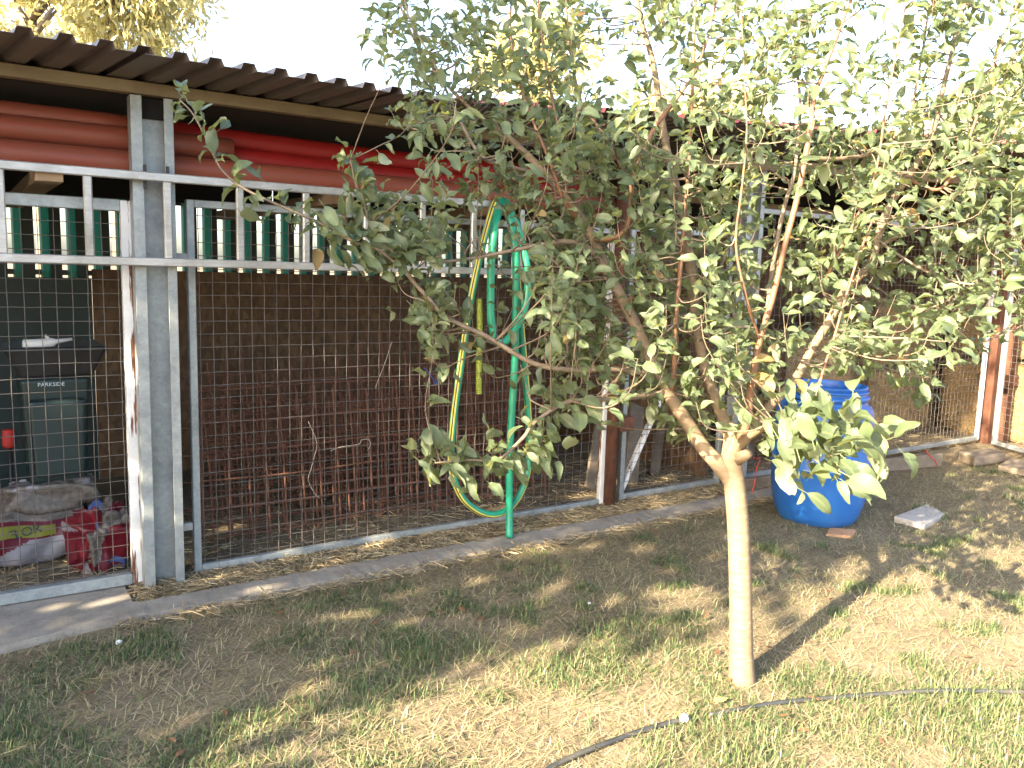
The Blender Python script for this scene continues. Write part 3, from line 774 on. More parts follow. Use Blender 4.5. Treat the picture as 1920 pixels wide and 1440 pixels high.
# ------------------------------------------------------------------ blue barrel and yard clutter
bar = thing('barrel', 'open blue plastic barrel standing by the shed', 'barrel', (4.47, 3.16, 0))
def barrel():
    b = MB(); pr = [(.001, .01), (.20, .0), (.228, .012), (.252, .06), (.275, .14), (.289, .25), (.294, .36), (.2955, .362), (.294, .366), (.295, .50), (.293, .62), (.285, .705), (.272, .735), (.250, .752), (.243, .762), (.243, .775), (.255, .782), (.258, .792), (.253, .802), (.240, .806), (.237, .815), (.237, .845), (.242, .85), (.242, .858), (.236, .862), (.229, .858), (.227, .80), (.235, .77), (.26, .72), (.275, .6), (.27, .3), (.22, .06), (.001, .05)]
    b.lathe(pr, 4.47, 3.16, .0, 48); dr = b.build('drum', M['blue'], bar, smooth=True)
    q = MB(); q.lathe([(.2375, .822), (.247, .822), (.249, .828), (.247, .835), (.2375, .835)], 4.47, 3.16, 0, 48); q.build('rim_ring', M['blue'], dr, smooth=True)
    h = MB()
    h.tube([(4.47-.255, 3.16-.05, .735), (4.47-.285, 3.16-.055, .77), (4.47-.285, 3.16+.04, .77), (4.47-.255, 3.16+.04, .735)], .010, 8); h.build('handle', M['blue'], dr, smooth=True)
barrel()
def prism(name, pts, z0, z1, mat, label, cat, bevel=.004, cham=0):
    b = MB(); n = len(pts); b.add([(x, y, z0) for x, y in pts]+[(x, y, z1+random.uniform(-.004, .004)) for x, y in pts], [tuple(range(n, 2*n)), tuple(range(n))[::-1]]+[(i, (i+1) % n, n+(i+1) % n, n+i) for i in range(n)])
    tag(b.build(name, mat, bevel=bevel, seg=2), label, cat)
def q2(px, py, z): p = on_z(px, py, z); return (p.x, p.y)
prism('paving_slab', [q2(1676, 968, .035), q2(1734, 982, .035), q2(1772, 963, .035), q2(1738, 944, .035)], -.03, .035, M['slab'], 'pale stone slab lying in grass right of the barrel', 'slab', .008)
prism('brick', [q2(1548, 1000, .02), q2(1598, 1004, .02), q2(1606, 990, .02), q2(1556, 986, .02)], -.03, .012, M['brick'], 'orange brick edge in the grass at the barrel foot', 'brick', .008)
prism('timber_block', [q2(1797, 846, .09), q2(1829, 857, .09), q2(1886, 849, .09), q2(1862, 840, .09)], .0, .09, M['wood_grey'], 'thick timber block by the corner post', 'block', .018)
prism('timber_board', [q2(1872, 872, .05), q2(1935, 884, .05), q2(1945, 866, .05), q2(1895, 858, .05)], .0, .05, M['wood_grey'], 'flat timber board below the angled right gate', 'board', .006)
def longplank(a, c, w_, h, label):
    b = MB(); b.obox(Vector(a)+Vector((0, 0, h/2)), Vector(c)+Vector((0, 0, h/2)), w_, h); tag(b.build('plank', M['wood_grey'], bevel=.004, seg=1), label, 'plank')
pa, pb = on_z(1600, 893, 0), on_z(1768, 874, 0)
longplank((pa.x, pa.y+.03, 0), (pb.x, pb.y+.03, 0), .05, .105, 'grey plank on edge right of the barrel below tall gate')
pa, pb = on_z(1385, 930, 0), on_z(1475, 917, 0)
longplank((pa.x, pa.y+.03, 0), (pb.x, pb.y+.03, 0), .05, .11, 'plank on edge between tree trunk and barrel')
loose_wire([(1410, 925), (1416, 900), (1418, 880), (1425, 862), (1412, 858)], 3.72, .004, M['redstring'], 'red_string', 'red string hanging left of the blue barrel')
loose_wire([(1736, 845), (1743, 855), (1752, 862), (1757, 872)], 3.50, .005, M['redstring'], 'red_string', 'red string over the grey plank right of barrel')
def ground_hose(pts, label, r=.0095):
    P = []
    for x, y in pts:
        p = on_z(x, y, .012); p.z = float(gz(p.x, p.y)) + r*1.25; P.append(p)
    b = MB(); b.tube(catmull(P, 7), r, 10); tag(b.build('irrigation_hose', M['ptape'], smooth=True), label, 'hose', 'irrigation hose on the lawn')
ground_hose([(985, 1462), (1030, 1437), (1090, 1408), (1150, 1384), (1215, 1362), (1278, 1346)], 'dark irrigation hose running out of the bottom edge', .0095)
ground_hose([(1330, 1338), (1392, 1327), (1460, 1314), (1540, 1306), (1640, 1301), (1760, 1299), (1925, 1299), (2020, 1302)], 'dark irrigation hose crossing the grass right of the trunk', .0085)
def scrap(px, py, r, mat, name, label, cat, flat=1.0, z=.0):
    p = on_z(px, py, .01); b = MB(); rr = random.Random(px); n = 9
    for i in range(n+1):
        th = math.pi*i/n
        for k in range(12):
            an = 2*math.pi*k/12; f = r*rr.uniform(.75, 1.1); b.v.append(Vector((p.x+f*math.sin(th)*math.cos(an), p.y+f*math.sin(th)*math.sin(an), float(gz(p.x, p.y))+z+r*flat*.8+f*flat*math.cos(th))))
    for i in range(n):
        for k in range(12): b.f.append([i*12+k, (i+1)*12+k, (i+1)*12+(k+1) % 12, i*12+(k+1) % 12]); b.m.append(0)
    tag(b.build(name, M[mat], smooth=False), label, cat)
scrap(1283, 1350, .0155, 'paper', 'crumpled_paper', 'small crumpled white ball at the hose end', 'scrap', z=.012)
scrap(222, 1207, .013, 'paper', 'paper_scrap', 'tiny white scrap in grass near the left kerb', 'scrap', .7, .012)
scrap(1105, 1133, .008, 'paper', 'paper_scrap', 'tiny pale scrap in the dry grass mid lawn', 'scrap', .5, .01)

# ------------------------------------------------------------------ the apple tree
tree = thing('apple_tree', 'young apple tree with pale trunk in front of the shed', 'tree', (2.391, 1.953, 0))
LOBJ = []
LIMBS = []   # (points, radii, kind)
def limb(spec, name='branch', mat='bark', k=6):
    P = [at(x, y, d) for x, y, d, r in spec]; R = [r*d/FPX for x, y, d, r in spec]
    Q = catmull(P, k); RR = []
    n = len(P)
    for i in range(len(Q)):
        t = i/(len(Q)-1)*(n-1); a = min(int(t), n-2); RR.append(R[a]+(R[a+1]-R[a])*(t-a))
    b = MB(); b.tube(Q, RR, 12 if max(RR) > .012 else 8); o = b.build(name, M[mat], tree, smooth=True)
    LIMBS.append((Q, RR)); LOBJ.append(o); return o
limb([(1393, 1300, 3.13, 27), (1391, 1268, 3.11, 25), (1390, 1220, 3.09, 22), (1389, 1150, 3.07, 21.5), (1387, 1060, 3.05, 21), (1383, 970, 3.03, 20.5), (1376, 900, 3.01, 20), (1371, 860, 3.0, 19), (1372, 825, 2.99, 15), (1378, 795, 2.98, 11)], 'trunk')
LIMBS.pop(); LOBJ.pop()
limb([(1374, 905, 3.01, 15), (1345, 868, 3.0, 15), (1318, 838, 3.01, 13.5), (1290, 795, 3.02, 13), (1255, 740, 3.03, 12.5), (1215, 660, 3.06, 12), (1178, 583, 3.08, 11), (1140, 510, 3.1, 10), (1103, 432, 3.12, 9), (1065, 375, 3.13, 8.5), (1027, 330, 3.14, 8), (990, 293, 3.15, 7), (950, 255, 3.16, 6), (893, 213, 3.17, 4), (830, 150, 3.16, 3), (780, 80, 3.14, 2.5), (750, 10, 3.12, 2)])
limb([(1376, 850, 3.0, 13), (1362, 800, 3.06, 11), (1335, 730, 3.14, 10.5), (1312, 650, 3.2, 10), (1298, 540, 3.26, 9.5), (1288, 440, 3.3, 9), (1270, 360, 3.32, 8), (1252, 290, 3.33, 7.5), (1240, 220, 3.33, 6.5), (1225, 120, 3.33, 5.5), (1205, 50, 3.32, 5), (1190, -20, 3.3, 4)])
limb([(1380, 850, 2.99, 11), (1397, 800, 2.95, 9), (1410, 720, 2.92, 7.5), (1424, 640, 2.9, 6.5), (1448, 560, 2.88, 6), (1470, 467, 2.87, 5.5), (1494, 375, 2.86, 5.5), (1510, 295, 2.85, 5.5), (1520, 237, 2.85, 5.5), (1527, 180, 2.85, 4.5), (1545, 133, 2.85, 4), (1570, 67, 2.85, 3.2), (1600, -10, 2.85, 2.6)], 'branch', 'shoot')
limb([(1385, 840, 2.99, 12), (1430, 775, 3.02, 9), (1490, 712, 3.06, 8), (1522, 655, 3.08, 8), (1556, 600, 3.1, 8), (1585, 545, 3.12, 8), (1632, 495, 3.13, 7.5), (1645, 450, 3.13, 7), (1662, 398, 3.13, 7), (1690, 350, 3.12, 7), (1715, 312, 3.11, 6.5), (1750, 245, 3.1, 5), (1772, 150, 3.1, 4.5), (1790, 80, 3.1, 4), (1813, -10, 3.1, 3)])
limb([(1382, 840, 2.99, 10), (1410, 815, 2.85, 7), (1450, 800, 2.72, 5), (1510, 822, 2.6, 4), (1560, 858, 2.52, 3)])
limb([(1235, 702, 3.05, 6), (1150, 692, 3.0, 5), (1080, 694, 2.96, 5), (1000, 681, 2.93, 5), (915, 632, 2.9, 4.5), (840, 596, 2.88, 4.2), (800, 555, 2.87, 4), (765, 515, 2.86, 4), (715, 437, 2.85, 3.2), (677, 375, 2.84, 2.6), (657, 300, 2.83, 2)], 'branch', 'twig')
limb([(765, 515, 2.86, 3.5), (712, 470, 2.84, 3.2), (660, 452, 2.83, 3), (600, 418, 2.82, 3), (540, 392, 2.81, 2.6), (460, 355, 2.8, 2.4), (415, 317, 2.8, 2.2), (388, 262, 2.8, 2), (362, 214, 2.8, 1.7), (338, 188, 2.8, 1.3)], 'branch', 'twig')
limb([(1250, 735, 3.03, 5), (1160, 748, 2.92, 4.5), (1070, 752, 2.84, 4), (1005, 790, 2.78, 4), (980, 822, 2.75, 3.8), (932, 862, 2.72, 3), (880, 862, 2.7, 2.4), (815, 868, 2.68, 1.8)], 'branch', 'twig')
limb([(1137, 505, 3.1, 6), (1110, 470, 3.06, 5.5), (1060, 453, 3.0, 5), (960, 470, 2.95, 3.5), (880, 485, 2.92, 3), (810, 490, 2.9, 2.5), (760, 470, 2.9, 1.8)], 'branch', 'twig')
limb([(1112, 450, 3.11, 5.5), (1147, 447, 3.05, 5), (1177, 423, 3.02, 5), (1183, 347, 3.0, 5), (1200, 297, 2.99, 4.8), (1227, 240, 2.98, 4.6), (1247, 213, 2.98, 4.2), (1280, 170, 2.97, 3.5), (1307, 127, 2.97, 3), (1330, 60, 2.96, 2.5), (1345, -10, 2.96, 2)], 'branch', 'shoot')
limb([(1258, 745, 3.03, 5), (1264, 690, 2.98, 5), (1268, 590, 2.95, 4.5), (1277, 490, 2.93, 4.2), (1284, 400, 2.92, 3.8), (1292, 300, 2.91, 3.3), (1298, 180, 2.9, 2.8), (1302, 60, 2.9, 2.2), (1304, -20, 2.9, 1.8)], 'branch', 'shoot')
limb([(1103, 432, 3.12, 4.5), (1060, 380, 3.0, 4), (1030, 300, 2.96, 3.2), (985, 190, 2.94, 2.4), (960, 90, 2.92, 2), (958, -10, 2.92, 1.6)], 'branch', 'shoot')
limb([(1027, 330, 3.14, 4), (945, 310, 3.05, 4), (900, 290, 3.0, 3.5), (855, 210, 2.97, 3), (815, 120, 2.95, 2.4), (770, 40, 2.93, 1.8), (755, -20, 2.93, 1.5)], 'branch', 'twig')
limb([(1065, 375, 3.13, 3.2), (1050, 260, 3.05, 2.8), (1030, 160, 3.02, 2.4), (1015, 60, 3.0, 2), (1008, -20, 3.0, 1.6)], 'branch', 'shoot')
limb([(1183, 347, 3.0, 3), (1130, 250, 3.0, 2.6), (1090, 190, 3.0, 2.2), (1070, 90, 3.0, 1.9), (1060, -10, 3.0, 1.5)], 'branch', 'shoot')
limb([(1510, 295, 2.85, 5), (1545, 298, 2.9, 4.5), (1585, 297, 2.95, 4), (1640, 284, 3.0, 3.5), (1700, 230, 3.05, 2.8), (1720, 150, 3.06, 2.4), (1735, 60, 3.06, 2), (1745, -10, 3.06, 1.6)])
limb([(1640, 465, 3.13, 5), (1690, 440, 3.2, 4), (1735, 420, 3.25, 3.5), (1850, 425, 3.3, 2.6), (1925, 440, 3.35, 2)])
limb([(1585, 545, 3.12, 4), (1640, 560, 3.2, 3.5), (1700, 570, 3.25, 3), (1770, 600, 3.3, 2.6), (1830, 650, 3.32, 2)], 'branch', 'twig')
limb([(1556, 600, 3.1, 3.5), (1600, 660, 3.18, 3), (1660, 690, 3.22, 2.5), (1710, 700, 3.25, 1.8)], 'branch', 'twig')
limb([(1522, 770, 2.78, 3), (1545, 690, 2.78, 2.8), (1562, 640, 2.78, 2.6), (1582, 570, 2.78, 2.4), (1610, 480, 2.78, 2.2), (1640, 400, 2.78, 2), (1655, 320, 2.78, 1.6)], 'branch', 'shoot')
limb([(1700, 335, 3.11, 4), (1760, 355, 3.0, 3.5), (1800, 300, 2.97, 3), (1835, 210, 2.95, 2.6), (1860, 130, 2.94, 2.3), (1890, 50, 2.93, 2), (1915, -10, 2.93, 1.6)], 'branch', 'shoot')
limb([(1440, 575, 2.89, 5), (1452, 480, 2.98, 4.6), (1470, 390, 3.03, 4), (1490, 320, 3.06, 3.5), (1500, 200, 3.08, 3), (1490, 100, 3.08, 2.4), (1470, 0, 3.08, 2)], 'branch', 'twig')
limb([(1425, 640, 2.9, 3), (1400, 560, 2.8, 2.8), (1380, 460, 2.77, 2.6), (1390, 360, 2.76, 2.3), (1400, 250, 2.75, 2), (1395, 130, 2.75, 1.7), (1390, 20, 2.75, 1.4)], 'branch', 'shoot')
limb([(1550, 520, 2.87, 3), (1600, 420, 2.8, 2.5), (1640, 330, 2.77, 2.2), (1660, 210, 2.76, 2), (1680, 100, 2.75, 1.7), (1700, 0, 2.75, 1.4)], 'branch', 'shoot')
limb([(1308, 640, 3.2, 4), (1340, 540, 3.35, 3.4), (1370, 440, 3.42, 3), (1400, 330, 3.46, 2.6), (1430, 200, 3.48, 2.2), (1440, 80, 3.48, 1.8)], 'branch', 'twig')
limb([(1800, 305, 2.97, 2.4), (1850, 270, 3.0, 2.2), (1900, 250, 3.02, 2), (1960, 200, 3.05, 1.6)], 'branch', 'twig')
limb([(1645, 450, 3.13, 3), (1720, 500, 3.0, 2.6), (1800, 530, 2.93, 2.2), (1880, 530, 2.88, 1.8), (1940, 500, 2.85, 1.4)], 'branch', 'twig')
def stub():
    a, c = at(1383, 862, 2.98), at(1404, 848, 2.93); b = MB(); b.tube([a, a.lerp(c, .6), c], [.022, .021, .017], 12); b.build('pruned_stub', M['bark'], tree, smooth=True)
    a, c = at(1178, 586, 3.08), at(1187, 545, 3.0); b = MB(); b.tube([a, c], [.009, .007], 8); b.build('pruned_stub', M['shoot'], tree, smooth=True)
stub()

# crown: twigs towards targets, leaves on the twigs
ALLP = []; 
for Q, R in LIMBS:
    for p, r_ in zip(Q, R): ALLP.append((p, r_))
AP = np.array([tuple(p) for p, r_ in ALLP]); AR = np.array([r_ for p, r_ in ALLP])
twigs = []       # polylines
POLY = [(700,-30),(712,120),(745,250),(800,330),(850,400),(720,420),(720,560),(790,600),(820,700),(900,760),(1040,770),(1140,720),(1250,800),(1330,820),(1400,780),(1440,690),(1620,690),(1760,760),(1790,650),(1900,620),(1990,560),(1990,-30)]
def inpoly(x, y):
    c = False; n = len(POLY); j = n-1
    for i in range(n):
        xi, yi = POLY[i]; xj, yj = POLY[j]
        if (yi > y) != (yj > y) and x < (xj-xi)*(y-yi)/(yj-yi)+xi: c = not c
        j = i
    return c
rr = random.Random(77)
def dens(x, y):     # sparser near the top, where sky shows through
    d = .88
    if y < 230: d = .50
    if y < 90: d = .40
    if x < 880 and y > 300 and y < 420: d = .35
    if 850 < x < 1010 and 380 < y < 760: d = .22
    if 1240 < x < 1420 and y < 330: d *= .75
    if 1540 < x < 1700 and 90 < y < 220: d *= .55
    if x > 1640 and y > 560: d *= .45
    if 1340 < x and 300 < y < 640: d *= .62
    if x > 1560 and y < 300: d *= .85
    if x < 1000 and y > 400: d *= 1.0
    if 1000 < x < 1350 and y > 640: d *= .8
    return d
cnt = 0
while cnt < 700:
    x, y = rr.uniform(690, 1990), rr.uniform(-30, 830)
    if not inpoly(x, y) or rr.random() > dens(x, y): continue
    d = 3.07 + rr.gauss(0, .27); d = max(2.3, min(3.55, d))
    T = np.array(tuple(at(x, y, d)))
    dist = np.linalg.norm(AP-T, axis=1) + np.maximum(0, AP[:, 2]-T[2])*.9
    k = int(np.argmin(dist)); B = Vector(AP[k]); T = Vector(T); D = T-B; L = D.length
    if L > .62: T = B + D*(.62/L); D = T-B; L = .62
    if L < .06: D = Vector((rr.gauss(0, 1), rr.gauss(0, 1), .8)).normalized()*.12; T = B+D; L = .12
    ext = D.normalized()*.04 + Vector((0, 0, .05+.05*rr.random()))
    mid = B.lerp(T, .5) + Vector((rr.gauss(0, .02), rr.gauss(0, .02), -.05*L + rr.gauss(0, .015)))
    tw = catmull([B, mid, T, T+ext], 4); twigs.append((tw, min(.0045, AR[k]*.8))); cnt += 1

def leaf_template(seed):
    r = np.random.default_rng(seed); st = [.0, .08, .22, .42, .62, .80, .93, 1.0]; wd = [.03, .21, .40, .48, .44, .30, .13, .0]
    fold = r.uniform(.1, .75); droop = r.uniform(.1, 1.5); twist = r.uniform(-.9, .9); wave = r.uniform(.03, .13); ph = r.uniform(0, 6, 2); asp = r.uniform(.40, .60); bend = r.uniform(-.35, .35)
    V = []; RB = []; cx, cz, cy = 0., 0., 0.; px_ = 0
    for i, (s, w_) in enumerate(zip(st, wd)):
        ds = s-px_; px_ = s; ang = droop*s*1.2 - .25; cx += ds*math.cos(ang); cz -= ds*math.sin(ang); cy += ds*bend*s
        w_ = w_*asp; tw = twist*s
        for sd in (-1, 0, 1):
            wj = w_*(1+r.uniform(-.09, .09)*abs(sd)); a = math.atan(fold)*abs(sd)
            oy = sd*wj*math.cos(a); oz = wj*math.sin(a)*abs(sd) + abs(sd)*wave*math.sin(s*11+ph[(sd+1)//2])*(.3+s)
            V.append((cx, cy + oy*math.cos(tw)-oz*math.sin(tw), cz + oy*math.sin(tw)+oz*math.cos(tw))); RB.append(1.0 if sd == 0 else 0.0)
    F = []
    for i in range(len(st)-1):
        for sd in (0, 1):
            a = i*3+sd; F += [(a, a+3, a+4), (a, a+4, a+1)]
    n = len(V)                                   # petiole
    V += [(-.34, -.012, .05), (-.34, .012, .05), (0.03, .012, 0), (0.03, -.012, 0)]; F += [(n, n+3, n+2), (n, n+2, n+1)]; RB += [1.]*4
    RIB.append(np.array(RB)); return np.array(V), np.array(F)
RIB = []
TEMPL = [leaf_template(s) for s in range(26)]
leaves = []   # (pos, dir, normal, size, template, tint)
def add_leaf(p, tdir, spread, size=None, out=None):
    r = rr; a = r.uniform(0, 6.283)
    t = Vector(tdir).normalized(); ax = Vector((0, 0, 1)) if abs(t.z) < .9 else Vector((1, 0, 0))
    e1 = t.cross(ax).normalized(); e2 = t.cross(e1)
    radial = e1*math.cos(a) + e2*math.sin(a)
    d = (radial*1.0 + t*r.uniform(.1, .8) + Vector((0, 0, r.uniform(-.65, .25)))).normalized()
    nrm = Vector((r.gauss(0, .5), r.gauss(0, .5), .55)) + sd*.75
    nrm = (nrm - d*nrm.dot(d)); 
    if nrm.length < .1: nrm = e1 - d*e1.dot(d)
    nrm.normalize()
    sz = size if size else r.triangular(.034, .080, .056)
    leaves.append((Vector(p) + d*sz*.3, d, nrm, sz, r.randrange(len(TEMPL)), min(1, max(0, r.gauss(.42, .22))) if r.random() > .004 else 1.0))
for tw, r_ in twigs:
    n = len(tw); L = sum((tw[i+1]-tw[i]).length for i in range(n-1)); k = max(5, int(L/.034))
    for i in range(k):
        t = (i+rr.random())/k; t = .28 + .72*t; f = t*(n-1); a = min(int(f), n-2); p = tw[a].lerp(tw[a+1], f-a); add_leaf(p, tw[a+1]-tw[a], 1)
    for i in range(3): add_leaf(tw[-1], tw[-1]-tw[-2], 1, rr.uniform(.04, .075))
for li, (Q, R) in enumerate(LIMBS):           # leaves and rosettes on the thin parts of limbs
    for i in range(1, len(Q)):
        if R[i] < .0085:
            L = (Q[i]-Q[i-1]).length; m_ = L/.024
            if rr.random() < m_-int(m_): m_ += 1
            for _ in range(int(m_)): add_leaf(Q[i-1].lerp(Q[i], rr.random()), Q[i]-Q[i-1], 1)
        elif R[i] < .0155 and rr.random() < .22:
            o = Vector((rr.gauss(0, 1), rr.gauss(0, 1), rr.gauss(.3, .6))).normalized()*rr.uniform(.02, .06)
            for _ in range(rr.randint(4, 7)): add_leaf(Q[i]+o, o, 1)
    for _ in range(4): add_leaf(Q[-1], Q[-1]-Q[-2], 1)
def cluster(px, py, d, n, sx, sy, size=(.06, .1)):
    B = at(px, py, d)
    for _ in range(n):
        p = B + rt*rr.gauss(0, sx) + up*rr.gauss(0, sy) + fw*rr.gauss(0, sx*.8)
        add_leaf(p, rt*.4+Vector((0, 0, .2)), 1, rr.uniform(*size))
for c in [(1555, 845, 2.50, 46, .085, .04, (.075, .115)), (1500, 800, 2.60, 46, .09, .05, (.07, .11)), (1600, 800, 2.48, 12, .05, .03, (.08, .115)), (1540, 900, 2.5, 10, .05, .02, (.08, .11)), (1440, 770, 2.75, 26, .08, .05), (1530, 790, 2.55, 18, .06, .04), (1370, 760, 2.85, 26, .09, .05), (835, 866, 2.68, 24, .05, .022), (800, 866, 2.67, 8, .03, .015), (905, 868, 2.71, 22, .05, .03), (960, 835, 2.74, 24, .05, .035), (1005, 830, 2.76, 16, .05, .04), (1030, 760, 2.8, 26, .07, .05), (1290, 730, 2.95, 26, .1, .05), (1250, 770, 2.95, 16, .06, .04), (660, 305, 2.83, 12, .035, .03, (.06, .1)), (672, 360, 2.83, 10, .03, .03), (760, 500, 2.86, 26, .06, .06), (820, 590, 2.88, 26, .06, .05), (740, 450, 2.85, 16, .05, .05), (850, 640, 2.88, 20, .06, .04), (640, 460, 2.83, 14, .06, .025), (560, 400, 2.81, 8, .05, .02), (780, 560, 2.87, 14, .05, .04), (470, 350, 2.8, 5, .03, .02), (400, 280, 2.8, 5, .03, .03), (340, 190, 2.8, 5, .02, .015), (700, 400, 2.84, 14, .04, .05), (620, 430, 2.82, 14, .06, .03), (690, 470, 2.84, 16, .06, .03)]:
    cluster(*c)
def pix(p):
    v = p-CAM; z = v.dot(fw); return 960+FPX*v.dot(rt)/z, 720-FPX*v.dot(up)/z
LPX = np.array([(*pix(p), (p-CAM).dot(fw), r_*FPX/(p-CAM).dot(fw)) for Q, R in LIMBS for p, r_ in zip(Q, R)])
def keep_leaf(l):
    x, y = pix(l[0] + l[1]*l[3]*.5); dp = (l[0]-CAM).dot(fw)
    near = (np.hypot(LPX[:, 0]-x, LPX[:, 1]-y) < LPX[:, 3]+15) & (LPX[:, 2] > dp-.03) & (LPX[:, 3] > 3.4)
    if near.any() and rr.random() < (.72 if LPX[near, 3].max() > 5 else .5): return False
    if 838 < x < 1005 and 380 < y < 800: return rr.random() < .38
    if 560 < x < 720 and 120 < y < 262: return False
    return True
leaves = [l for l in leaves if keep_leaf(l)]
print('leaves', len(leaves), 'twigs', len(twigs))
tb = MB()
for tw, r_ in twigs: tb.tube(tw, [max(.0009, .8*r_*(1-.75*i/(len(tw)-1))) for i in range(len(tw))], 5, 0, False)
stuff(tb.build('twigs', M['twig'], tree, smooth=True))

def leaf_matrix(p, d, n, s):
    y = n.cross(d).normalized(); return np.array([[d.x*s, y.x*s, n.x*s], [d.y*s, y.y*s, n.y*s], [d.z*s, y.z*s, n.z*s]])
# the 300 leaves that show largest become objects of their own, the rest one foliage mass
score = [l[3]/max(.5, (l[0]-CAM).dot(fw))*(1.2-abs(l[2].dot((l[0]-CAM).normalized()))*-.6) for l in leaves]
def inframe(p):
    v = p-CAM; z = v.dot(fw); x = 960+FPX*v.dot(rt)/z; y = 720-FPX*v.dot(up)/z; return 0 < x < 1920 and 0 < y < 1440
order = sorted(range(len(leaves)), key=lambda i: -score[i] if inframe(leaves[i][0]) else 9)
big = set(order[:300])
crown = bpy.data.objects.new('crown', None)
V = []; F = []; A = []; RA = []; nv = 0
for i, (p, d, n, s, ti, tint) in enumerate(leaves):
    if i in big: continue
    TV, TF = TEMPL[ti]; W_ = TV @ leaf_matrix(p, d, n, s).T + np.array(p); V.append(W_); F.append(TF+nv); nv += len(TV); A.append(np.full(len(TV), tint)); RA.append(RIB[ti])
fo = soup('foliage', np.concatenate(V), np.concatenate(F), M['leaf'], tree, {'tint': np.concatenate(A), 'rib': np.concatenate(RA)}); stuff(fo)
fo.data.polygons.foreach_set('use_smooth', [True]*len(fo.data.polygons))
bpy.data.objects.remove(crown)
LM = {}
LID = np.concatenate([np.full(len(Q), i) for i, (Q, R) in enumerate(LIMBS)])
for i in sorted(big):
    p, d, n, s, ti, tint = leaves[i]; key = (ti, int(tint*3.99))
    if key not in LM:
        TV, TF = TEMPL[ti]; me = bpy.data.meshes.new('leaf'); me.from_pydata([tuple(v) for v in TV], [], [tuple(f) for f in TF]); me.materials.append(M['leaf'])
        a = me.attributes.new('tint', 'FLOAT', 'POINT'); a.data.foreach_set('value', np.full(len(TV), tint, np.float32)); a = me.attributes.new('rib', 'FLOAT', 'POINT'); a.data.foreach_set('value', RIB[ti].astype(np.float32)); me.polygons.foreach_set('use_smooth', [True]*len(TF)); LM[key] = me
    o = bpy.data.objects.new('leaf', LM[key]); COL.objects.link(o); o.parent = LOBJ[LID[int(np.argmin(np.linalg.norm(AP-np.array(p), axis=1)))]]
    mw = Matrix.Identity(4); R3 = leaf_matrix(p, d, n, s)
    for a_ in range(3):
        for b_ in range(3): mw[a_][b_] = R3[a_, b_]
        mw[a_][3] = p[a_] - ROOTLOC[tree][a_]
    o.matrix_local = mw

# ------------------------------------------------------------------ lawn: grass and straw
def frustum_keep(x, y, margin=.35):
    dx = x*fw.x + y*fw.y; r_ = x*rt.x + y*rt.y
    # bottom edge of the view lies on the line (0.04,2.72)-(2.72,1.10)
    e = (x-.04)*(-(1.10-2.72)) + (y-2.72)*(2.72-.04); e = e/math.hypot(2.68, 1.62)
    return (e > -margin) & (x > -.45) 
def blades(n_try, region, dens_f, len_f, wid, tint_f, seed, name, label, mat, lean=(.2, .9), curl=.5, flat=False):
    r = np.random.default_rng(seed); x = r.uniform(region[0], region[1], n_try); y = r.uniform(region[2], region[3], n_try)
    k = frustum_keep(x, y) & (r.random(n_try) < dens_f(x, y)); x, y = x[k], y[k]; n = len(x)
    z = gz(x, y) if not flat else gz(x, y)+r.uniform(.002, .016, n)
    h = r.uniform(0, 2*np.pi, n); L = len_f(x, y, r); ln = r.uniform(lean[0], lean[1], n) if not flat else r.uniform(1.45, 1.62, n)
    ln2 = ln + r.uniform(.2, 1)*curl*r.random(n) if not flat else ln + r.uniform(-.15, .15, n)
    hd = np.stack([np.cos(h), np.sin(h), np.zeros(n)], 1); sd = np.stack([-np.sin(h), np.cos(h), np.zeros(n)], 1); zz = np.array([0, 0, 1.])
    if flat:
        h2 = h + r.uniform(-.4, .4, n); hd2 = np.stack([np.cos(h2), np.sin(h2), np.zeros(n)], 1)
    else: hd2 = hd
    P0 = np.stack([x, y, z], 1); w_ = (r.uniform(.6, 1.3, n)*wid)[:, None]
    P1 = P0 + hd*(np.sin(ln)*L*.55)[:, None] + zz*(np.cos(ln)*L*.55)[:, None]
    P2 = P1 + hd2*(np.sin(ln2)*L*.45)[:, None] + zz*(np.cos(ln2)*L*.45)[:, None]
    V = np.stack([P0-sd*w_, P0+sd*w_, P1-sd*w_*.8, P1+sd*w_*.8, P2], 1).reshape(-1, 3)
    a = np.arange(n)*5; F = np.stack([np.stack([a, a+1, a+3], 1), np.stack([a, a+3, a+2], 1), np.stack([a+2, a+3, a+4], 1)], 1).reshape(-1, 3)
    o = soup(name, V, F, M[mat], None, np.repeat(tint_f(x, y, r), 5)); stuff(o, label[0], label[1]); print(name, n); return o
def green(x, y):
    n = .6*vnoise(x, y, 2.1, 21) + .4*vnoise(x, y, 5.5, 22)
    e = (x-.04)*.517 + (y-2.72)*.856            # distance in from the near edge of the lawn in view
    near = np.clip((.62-e)/.55, -1.1, 1)
    g = np.clip((n-.475+.20*near-.22*np.clip((x-2.6)/1., 0, 1)*(e > .5))*4.2, 0, 1)
    tufts = np.clip((vnoise(x, y, 6.5, 31)-.72)*7, 0, 1)*(y < 3.5)
    return np.clip(np.maximum(g, tufts), 0, 1)
def d_green(x, y): return np.clip(green(x, y)*np.where(y > 3.58, 0, 1)*.95 + .03*(y < 3.5), 0, 1)
def d_dry(x, y): return np.clip(.34 + .5*vnoise(x, y, 3.3, 41) - .25*green(x, y), 0, 1)*np.where(y > 3.62, .0, 1)
RG = (-.45, 7.2, .6, 3.7)
